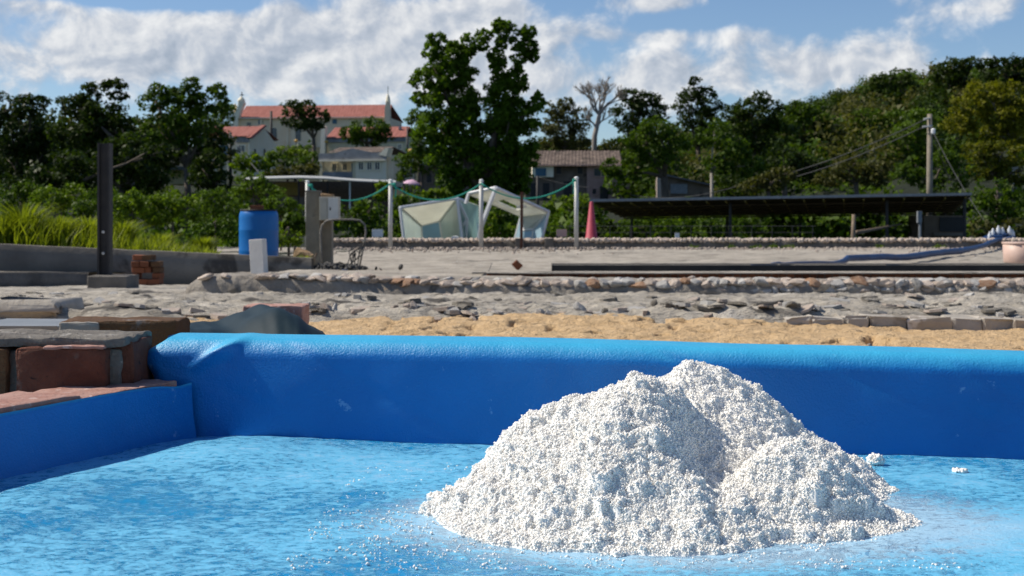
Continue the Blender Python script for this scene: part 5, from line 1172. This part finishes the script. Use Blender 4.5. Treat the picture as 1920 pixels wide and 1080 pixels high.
for (lb, lo, d, m_, tk) in LEFT: tree(lb, lo, d, .23, m_, 1., trunk=tk, r=.22)
OT = [
 ('leafy tree rising in front of the church roof', [(548, 205, 24, 18), (575, 203, 24, 18), (560, 225, 38, 22), (600, 222, 20, 18), (585, 235, 26, 12)], 150, .30, 'lf_dark', 588, .22),
 ('round clipped looking tree in front of the stepped gable house', [(688, 240, 42, 22), (660, 250, 24, 20), (715, 250, 24, 20), (688, 262, 38, 16)], 140, .28, 'lf_mid', 688, .2),
 ('dark shrubs below the church between the tree and the pole', [(520, 300, 26, 14), (560, 308, 30, 14), (590, 300, 20, 16)], 132, .26, 'lf_mid', None, .1),
 ('olive shrub left of the white house', [(560, 322, 30, 12), (585, 318, 16, 14), (520, 322, 24, 10)], 122, .24, 'lf_olive', None, .1),
 ('green climber right of the white house', [(752, 300, 16, 14), (765, 318, 18, 16), (752, 330, 12, 12)], 118, .22, 'lf_mid', None, .1),
 ('bright bush under the church wall', [(535, 285, 24, 12), (560, 290, 26, 12), (510, 292, 16, 10)], 140, .26, 'lf_bright', None, .1),
 ('papaya like tree between the left house and the canopy', [(468, 300, 30, 14), (450, 312, 18, 12), (490, 312, 22, 12)], 105, .28, 'lf_bright', 470, .1),
 ('tree tuft left of the big tree against the sky', [(780, 212, 18, 12), (768, 225, 12, 10), (795, 228, 16, 16)], 130, .22, 'lf_mid', 785, .1),
 ('loose mid green tree behind the left side of the big tree', [(790, 265, 24, 26), (775, 295, 24, 22), (805, 300, 24, 28)], 100, .22, 'lf_mid', None, .12),
 ('scraggly brown green tree right of the big tree', [(1040, 205, 24, 18), (1060, 195, 20, 14), (1050, 235, 36, 24), (1085, 225, 26, 24), (1070, 262, 44, 22), (1030, 262, 24, 24)], 128, .24, 'lf_olive', 1062, .2),
 ('dark tree right of the bare tree', [(1185, 180, 30, 14), (1215, 185, 28, 14), (1180, 205, 38, 20), (1225, 210, 36, 22), (1195, 235, 50, 24)], 135, .26, 'lf_dark', None, .2),
 ('tree with drooping limbs over the small hut', [(1235, 240, 40, 24), (1200, 262, 36, 22), (1260, 268, 36, 28), (1190, 295, 30, 24), (1240, 300, 40, 22), (1150, 315, 26, 20), (1175, 325, 34, 16)], 88, .20, 'lf_mid', 1245, .26),
 ('tall dark tree with a spiky top at mid right', [(1303, 152, 14, 10), (1300, 172, 22, 14), (1320, 178, 26, 16), (1290, 195, 30, 20), (1335, 200, 30, 22), (1310, 225, 44, 24), (1300, 255, 46, 26)], 118, .23, 'lf_dark', None, .24),
 ('broad dark tree with a domed crown right of the spiky one', [(1405, 198, 34, 16), (1428, 182, 24, 12), (1450, 200, 26, 16), (1380, 215, 32, 20), (1420, 225, 52, 26), (1385, 260, 55, 34), (1450, 262, 48, 34)], 112, .23, 'lf_dark', None, .24),
 ('mid green tree with a thin pale leaning trunk', [(1340, 250, 34, 28), (1370, 285, 40, 30), (1345, 310, 30, 20), (1400, 310, 40, 24)], 84, .20, 'lf_mid', 1334, .11),
 ('domed tree left of the hill crest', [(1500, 205, 36, 16), (1475, 225, 40, 22), (1530, 222, 36, 20), (1500, 250, 56, 30), (1545, 265, 40, 34)], 120, .24, 'lf_mid', None, .22),
 ('low shadowed tree behind the middle of the shed', [(1470, 300, 60, 34), (1520, 320, 50, 26), (1420, 330, 50, 20)], 90, .21, 'lf_dark', None, .2),
 ('small domed tree on the skyline right of centre', [(1552, 212, 30, 14), (1580, 222, 24, 14), (1610, 225, 26, 16)], 150, .28, 'lf_dark', None, .2),
 ('dark crowned tree standing out on the skyline of the hill', [(1655, 152, 26, 14), (1640, 172, 20, 16), (1690, 150, 26, 14), (1700, 168, 34, 18), (1668, 190, 40, 22), (1735, 172, 26, 14)], 150, .27, 'lf_dark', None, .26),
 ('rounded tree on the slope below the hill skyline', [(1630, 222, 40, 22), (1680, 228, 44, 24), (1645, 255, 50, 24)], 125, .25, 'lf_mid', None, .2),
 ('dense dark tree at the top of the hill at right', [(1785, 125, 34, 16), (1825, 118, 30, 14), (1775, 150, 36, 22), (1820, 148, 44, 24), (1755, 180, 36, 24)], 140, .27, 'lf_dark', None, .26),
 ('dark treetop at the upper right corner', [(1868, 116, 24, 10), (1905, 116, 30, 12), (1940, 118, 30, 14), (1880, 140, 44, 22), (1930, 145, 40, 26)], 138, .27, 'lf_dark', None, .26),
 ('mid green tree on the slope left of the tall pole', [(1700, 255, 40, 26), (1730, 225, 36, 22), (1720, 290, 40, 26), (1680, 300, 36, 24)], 100, .22, 'lf_mid', None, .2),
 ('large yellow green tree on the right slope', [(1850, 170, 42, 22), (1890, 180, 44, 26), (1820, 200, 40, 22), (1880, 215, 56, 30), (1800, 232, 34, 20), (1850, 245, 54, 26), (1910, 250, 46, 34), (1930, 200, 40, 40)], 84, .19, 'lf_yellow', 1902, .2),
 ('lower yellowish tree at the right edge', [(1880, 285, 44, 26), (1835, 285, 36, 22), (1910, 320, 46, 28), (1850, 320, 36, 22)], 76, .18, 'lf_yellow', None, .2),
 ('olive tree above the shed roof', [(1590, 315, 44, 20), (1560, 335, 36, 16), (1630, 335, 40, 18), (1650, 315, 30, 18)], 72, .17, 'lf_olive', None, .14),
 ('grey green bushy tree behind the pole', [(1700, 325, 34, 22), (1735, 335, 30, 20), (1775, 300, 30, 24), (1790, 335, 34, 24)], 74, .17, 'lf_mid', None, .14),
 ('round green bush right of the shed end', [(1865, 365, 44, 30), (1910, 385, 40, 34), (1850, 400, 34, 34)], 56, .14, 'lf_mid', None, .14),
 ('dull bush behind the left of the shed roof', [(1445, 340, 40, 16), (1470, 325, 26, 14), (1410, 350, 30, 14)], 68, .16, 'lf_olive', None, .12),
]
for (lb, lo, d, lf, m_, tk, r_) in OT:
    tree(lb, lo, d, lf, m_, 1., trunk=tk, r=r_, tr_m='trunk_pale' if ('pale' in lb or 'yellow green' in lb) else 'trunk')
# pale limbs inside the left umbrella tree, pale leaning trunk at mid right
a = MB()
for q in ([(240, 345), (238, 300), (236, 262), (228, 240)], [(238, 290), (215, 262), (190, 238)], [(238, 290), (262, 265), (290, 240), (310, 228)], [(262, 265), (268, 240)], [(240, 335), (215, 310), (200, 318)]):
    a.tube([P(x, y, 87) for x, y in q], [.16, .12, .08, .04][:len(q)], 6)
tag(a.build('leafless_tree', M['trunk'], smooth=True), 'pale forked bare limbs in front of the dark left trees', 'tree')
# bare tree
bt = empty('bare_tree', (P(1118, 0, 122).x, 122, gz(P(1118, 0, 122).x, 122)), 'leafless pale grey tree against the clouds', 'tree')
def grow(a, p0, dr, ln, r, lv):
    p1 = p0+dr*ln; mid_ = lerp(p0, p1, .5)+Vector((random.gauss(0, 1), random.gauss(0, 1), random.gauss(0, .5)))*ln*.05
    a.tube([p0, mid_, p1], [r, r*.85, r*.65], 6 if lv > 2 else 4, cap=False)
    if lv == 0: return
    for k_ in range(3 if lv > 1 else 4):
        ndr = (dr+Vector((random.uniform(-.85, .85), random.uniform(-.6, .6), random.uniform(-.15, .45)))).normalized(); grow(a, lerp(p0, p1, random.uniform(.55, 1)) if k_ else p1, ndr, ln*random.uniform(.6, .78), r*.62, lv-1)
a = MB(); a.tube([(bt.location.x-.3, 122, bt.location.z-.3), P(1115, 255, 122), P(1124, 215, 122)], [.26, .22, .18], 8)
random.seed(12)
for dr in ((-.35, .1, 1), (.35, 0, 1), (.05, .3, 1), (.55, -.2, .8), (-.6, 0, .8)): grow(a, P(1124, 216, 122), Vector(dr).normalized(), 1.25, .11, 4)
grow(a, P(1118, 240, 122), Vector((-.8, 0, .9)).normalized(), 1.0, .09, 3); grow(a, P(1118, 240, 122), Vector((.7, 0, .9)).normalized(), 1.0, .09, 3)
a.build('branches', M['bare'], bt, smooth=True)
random.seed(33)
# bushes in the middle distance
BU = [
 ('dark shrub behind the grass at far left', [(20, 368, 34, 22), (60, 362, 30, 22)], 27, .07, 'lf_mid'),
 ('tall weed clump left of the steel post', [(95, 375, 40, 26), (140, 365, 30, 26)], 26, .06, 'lf_bright'),
 ('shrub hidden behind the steel post', [(170, 385, 34, 30), (215, 385, 30, 30)], 25, .06, 'lf_mid'),
 ('bright leafy shrub right of the steel post', [(240, 375, 34, 18), (275, 388, 34, 22), (225, 400, 30, 22)], 24, .06, 'lf_bright'),
 ('broad shrub in the middle of the weed patch', [(320, 378, 36, 18), (350, 392, 34, 24), (300, 405, 34, 20)], 24, .06, 'lf_bright'),
 ('dull green shrub left of the barrel', [(400, 375, 36, 22), (430, 395, 30, 26), (385, 405, 34, 24)], 25, .06, 'lf_mid'),
 ('lower shrub just beside the barrel', [(425, 425, 22, 26), (390, 432, 34, 20)], 21.5, .05, 'lf_mid'),
 ('leafy shrub above the barrel lid', [(470, 345, 34, 22), (500, 362, 34, 18), (450, 365, 26, 18)], 34, .09, 'lf_mid'),
 ('dark shrub behind the barrel and pillar', [(525, 385, 34, 20), (550, 395, 24, 20), (505, 400, 24, 20)], 31, .08, 'lf_mid'),
 ('broad leaved plant left of the pillar', [(552, 412, 18, 13), (540, 424, 14, 14), (565, 428, 12, 14)], 22.5, .11, 'lf_mid'),
 ('grassy weeds between barrel and pillar', [(530, 445, 20, 16), (552, 448, 18, 14)], 21.5, .05, 'lf_bright'),
]
for (lb, lo, d, lf, m_) in BU: tree(lb, lo, d, lf*.8, m_, 1.1, name='bush', cat='bush', r=.02, limbs=2, clr=.34)
HB = [
 ('hedge behind the bent pipe', [(650, 400, 36, 22), (690, 395, 34, 24), (660, 430, 44, 20), (700, 425, 34, 24)], 46, 'lf_mid'),
 ('climbing plant with pale leaves at the canopy end', [(720, 352, 18, 14), (715, 368, 14, 12)], 80, 'lf_bright'),
 ('hedge behind the left pavilion', [(750, 385, 24, 22), (770, 375, 30, 14), (740, 420, 22, 30)], 48, 'lf_mid'),
 ('row of small round bushes above the pavilion', [(815, 362, 14, 10), (840, 360, 18, 10), (800, 366, 12, 8)], 80, 'lf_bright'),
 ('bush between the two pavilions', [(915, 420, 20, 24), (935, 440, 24, 18), (955, 436, 18, 18)], 45, 'lf_bright'),
 ('dark bush under the right pavilion roof', [(930, 395, 34, 20), (950, 415, 20, 20)], 55, 'lf_mid'),
 ('bush right of the leaning pavilion', [(1030, 440, 24, 14), (1015, 445, 20, 10)], 42, 'lf_bright'),
 ('rounded hedge below the row house', [(1050, 385, 30, 18), (1085, 380, 34, 18), (1120, 392, 26, 14), (1060, 405, 36, 22), (1100, 412, 34, 22)], 62, 'lf_bright'),
 ('dark hedge below the last rope post', [(1060, 435, 36, 18), (1100, 435, 30, 20), (1135, 432, 24, 24)], 54, 'lf_dark'),
 ('shadowed bush under the left of the shed', [(1190, 425, 44, 24), (1240, 425, 34, 24)], 62, 'lf_mid'),
 ('shadowed bush under the middle of the shed', [(1310, 428, 44, 22), (1370, 425, 34, 26), (1430, 420, 34, 28)], 63, 'lf_mid'),
 ('dull bush under the right half of the shed', [(1500, 425, 40, 26), (1560, 430, 36, 22)], 64, 'lf_mid'),
 ('dark bush between the concrete pole and the cabin', [(1760, 372, 30, 22), (1800, 378, 30, 22), (1740, 388, 24, 20), (1785, 395, 34, 18)], 66, 'lf_dark'),
 ('bush behind the wooden stump', [(1640, 430, 36, 22), (1690, 425, 30, 24)], 66, 'lf_mid'),
 ('low yellow weeds right of the shed end', [(1840, 430, 24, 20), (1870, 435, 20, 14), (1905, 425, 24, 24)], 45, 'lf_olive'),
]
for (lb, lo, d, m_) in HB: tree(lb, lo, d, .11*d/50+.03, m_, .9, name='bush', cat='bush', r=.05, limbs=3, clr=.32)
# undergrowth: continuous low scrub over the rising ground
lobes = []
random.seed(5)
for k_ in range(520):
    d = random.uniform(50, 215); x = random.uniform(-.40, .40)*d; px = 960+x/d*F; zg = terr(x, d); py = HY-float(zg)/d*F
    if 330 < px < 1180 and d > 118: 
        if random.random() < .75: continue
    if 480 < px < 745 and d < 105: continue
    if 960 < px < 1240 and 88 < d < 125: continue
    r_ = random.uniform(.6, 1.5)
    lobes.append((px, py-r_*.5*F/d, r_*1.4*F/d, r_*.8*F/d, d))
VV = []; FF = []; off = 0
for l in lobes:
    V, Fc = crown([(l[0], l[1], l[2], l[3])], l[4], .28+.0012*l[4], .42, .42, tri=True); VV.append(V); FF.append(Fc+off); off += len(V)
o = link('undergrowth', np_mesh('undergrowth', np.concatenate(VV), np.concatenate(FF)), M['lf_mid'], loc=(0, 0, 0)); tag(o, 'dark scrub covering the slope between the trees', 'scrub', kind='stuff')
# woods on the hill behind the nearer trees
lobes = []
for k_ in range(80):
    px = random.uniform(-60, 430); lobes.append((px, random.uniform(222, 330), random.uniform(30, 50), random.uniform(20, 34), 112))
for k_ in range(250):
    px = random.uniform(1180, 1990); d = random.choice([random.uniform(100, 180), random.uniform(180, 300)]); x = (px-960)/F*d; r_ = random.uniform(1.6, 2.8)
    lobes.append((px, HY-(float(terr(x, d))+r_*.55)/d*F, r_*1.25*F/d, r_*.8*F/d, d))
for k_ in range(40):
    px = random.uniform(1010, 1200); lobes.append((px, random.uniform(275, 320), 34, 22, 160))
for nm_, mm_, lb_, sel in (('far_woods', 'lf_dark', 'dark continuous woods covering the hill behind the nearer trees', lambda i_: i_ % 3 == 0), ('far_woods', 'lf_mid', 'mid green treetops mixed through the dark woods on the hill', lambda i_: i_ % 3 == 1), ('far_woods', 'lf_olive', 'dull olive treetops mixed through the woods on the hill', lambda i_: i_ % 3 == 2)):
    VV = []; FF = []; off = 0
    for i_, l in enumerate(lobes):
        if not sel(i_): continue
        V, Fc = crown([l[:4]], l[4], random.choice([.30, .42, .5]), .42, .40); VV.append(V); FF.append(Fc+off); off += len(V)
    o = link(nm_, np_mesh(nm_, np.concatenate(VV), np.concatenate(FF)), M[mm_], loc=(0, 0, 0)); tag(o, lb_, 'woods', kind='stuff')
# tall grass
def grass(n, pxr, dr, hr, m_, lb, wd=.012, clus=None, hmod=None):
    px = rng.uniform(*pxr, n); d = rng.uniform(*dr, n); x = (px-960)/F*d
    if clus is not None:
        k = clus(px, d); keep = rng.random(n) < k; x, d, px = x[keep], d[keep], px[keep]; n = len(x)
    zg = np.interp(d, [12.9, 14, 20, 36], [-.5, -.5, -.72, -.74])+EYE-.02
    h = rng.uniform(*hr, n)*(1 if hmod is None else hmod(px)); an = rng.uniform(0, 6.283, n); ln = rng.uniform(.1, .65, n)*h
    w = wd*rng.uniform(.6, 1.3, n); ax = np.cos(an); ay = np.sin(an); o0 = np.stack([x, d, zg], 1); sd_ = np.stack([-ay, ax, 0*ax], 1)*w[:, None]
    m1 = o0+np.stack([ax*ln*.35, ay*ln*.35, h*.6], 1); tp = o0+np.stack([ax*ln, ay*ln, h*(1-.25*ln/h)], 1)
    V = np.stack([o0-sd_, o0+sd_, m1+sd_*.9, m1-sd_*.9, tp+sd_*.15, tp-sd_*.15], 1).reshape(-1, 3)
    b_ = np.arange(n)*6; Fc = np.concatenate([np.stack([b_, b_+1, b_+2, b_+3], 1), np.stack([b_+3, b_+2, b_+4, b_+5], 1)])
    o = link('grass', np_mesh('grass', V, Fc), M[m_], loc=(0, 0, 0)); tag(o, lb, 'grass', kind='stuff')
grass(42000, (-60, 575), (14.7, 22), (.18, .50), 'grass', 'yellow green weedy grass along the top of the cement wall', .007, lambda px, d: .15+.85*(fbm(px*.03, d*.9, 5) > .5), lambda px: np.interp(px, [0, 100, 300, 400, 430, 530, 570], [1.5, 1.3, .85, .6, .3, .3, .45]))
def tuft(px, d, h, n, lb):
    x0 = (px-960)/F*d; t_n = n; an = rng.uniform(0, 6.283, n); rr = rng.random(n)*.10; hh = h*rng.uniform(.55, 1.05, n); ln = rng.uniform(.1, .6, n)*hh
    zg = EYE-.56; o0 = np.stack([x0+np.cos(an)*rr, d+np.sin(an)*rr, zg+0*an], 1); w = rng.uniform(.004, .009, n); sd_ = np.stack([-np.sin(an), np.cos(an), 0*an], 1)*w[:, None]
    V = []; L_ = []
    for (f_, q, ww) in ((0, 0, 1), (.45, .12, 1), (.8, .45, .8), (.92, 1., .15)):
        c = o0+np.stack([np.cos(an)*ln*q, np.sin(an)*ln*q, hh*f_], 1); L_ += [c-sd_*ww, c+sd_*ww]
    V = np.stack(L_, 1).reshape(-1, 3); b_ = np.arange(n)*8
    Fc = np.concatenate([np.stack([b_+2*k, b_+2*k+1, b_+2*k+3, b_+2*k+2], 1) for k in range(3)])
    o = link('grass_tuft', np_mesh('grass_tuft', V, Fc), M['grass'], loc=(x0, d, zg)); tag(o, lb, 'grass tuft')
for (px, d, h, lb) in ((45, 15.2, .62, 'tallest grass tuft near the far left edge'), (110, 15.5, .50, 'second grass tuft from the left edge'), (5, 15, .5, 'grass tuft cut by the left edge of view'), (165, 15.8, .5, 'grass tuft just left of the steel post'), (228, 16, .46, 'grass tuft just right of the steel post'), (300, 16.3, .34, 'short grass tuft above the red brick heap'), (380, 16.6, .30, 'low grass tuft half way to the barrel')):
    tuft(px, d, h*1.25, 620, lb)
# small weeds at the foot of the far wall
n = 700; cxs = rng.choice([1370, 1420, 1450, 1475, 1485, 1300, 1650, 1760], n)+rng.normal(0, 5, n); V, Fc = leaves(np.stack([(cxs-960)/F*34.3, 34.3+rng.normal(0, .05, n), EYE-.71+np.abs(rng.normal(0, .04, n))], 1), (lambda q: q/np.linalg.norm(q, axis=1)[:, None])(rng.normal(size=(n, 3))), rng.uniform(.03, .06, n))
o = link('wall_weeds', np_mesh('wall_weeds', V, Fc), M['lf_bright'], loc=(0, 0, 0)); tag(o, 'small bright weeds at the foot of the far rubble wall', 'weeds', kind='stuff')
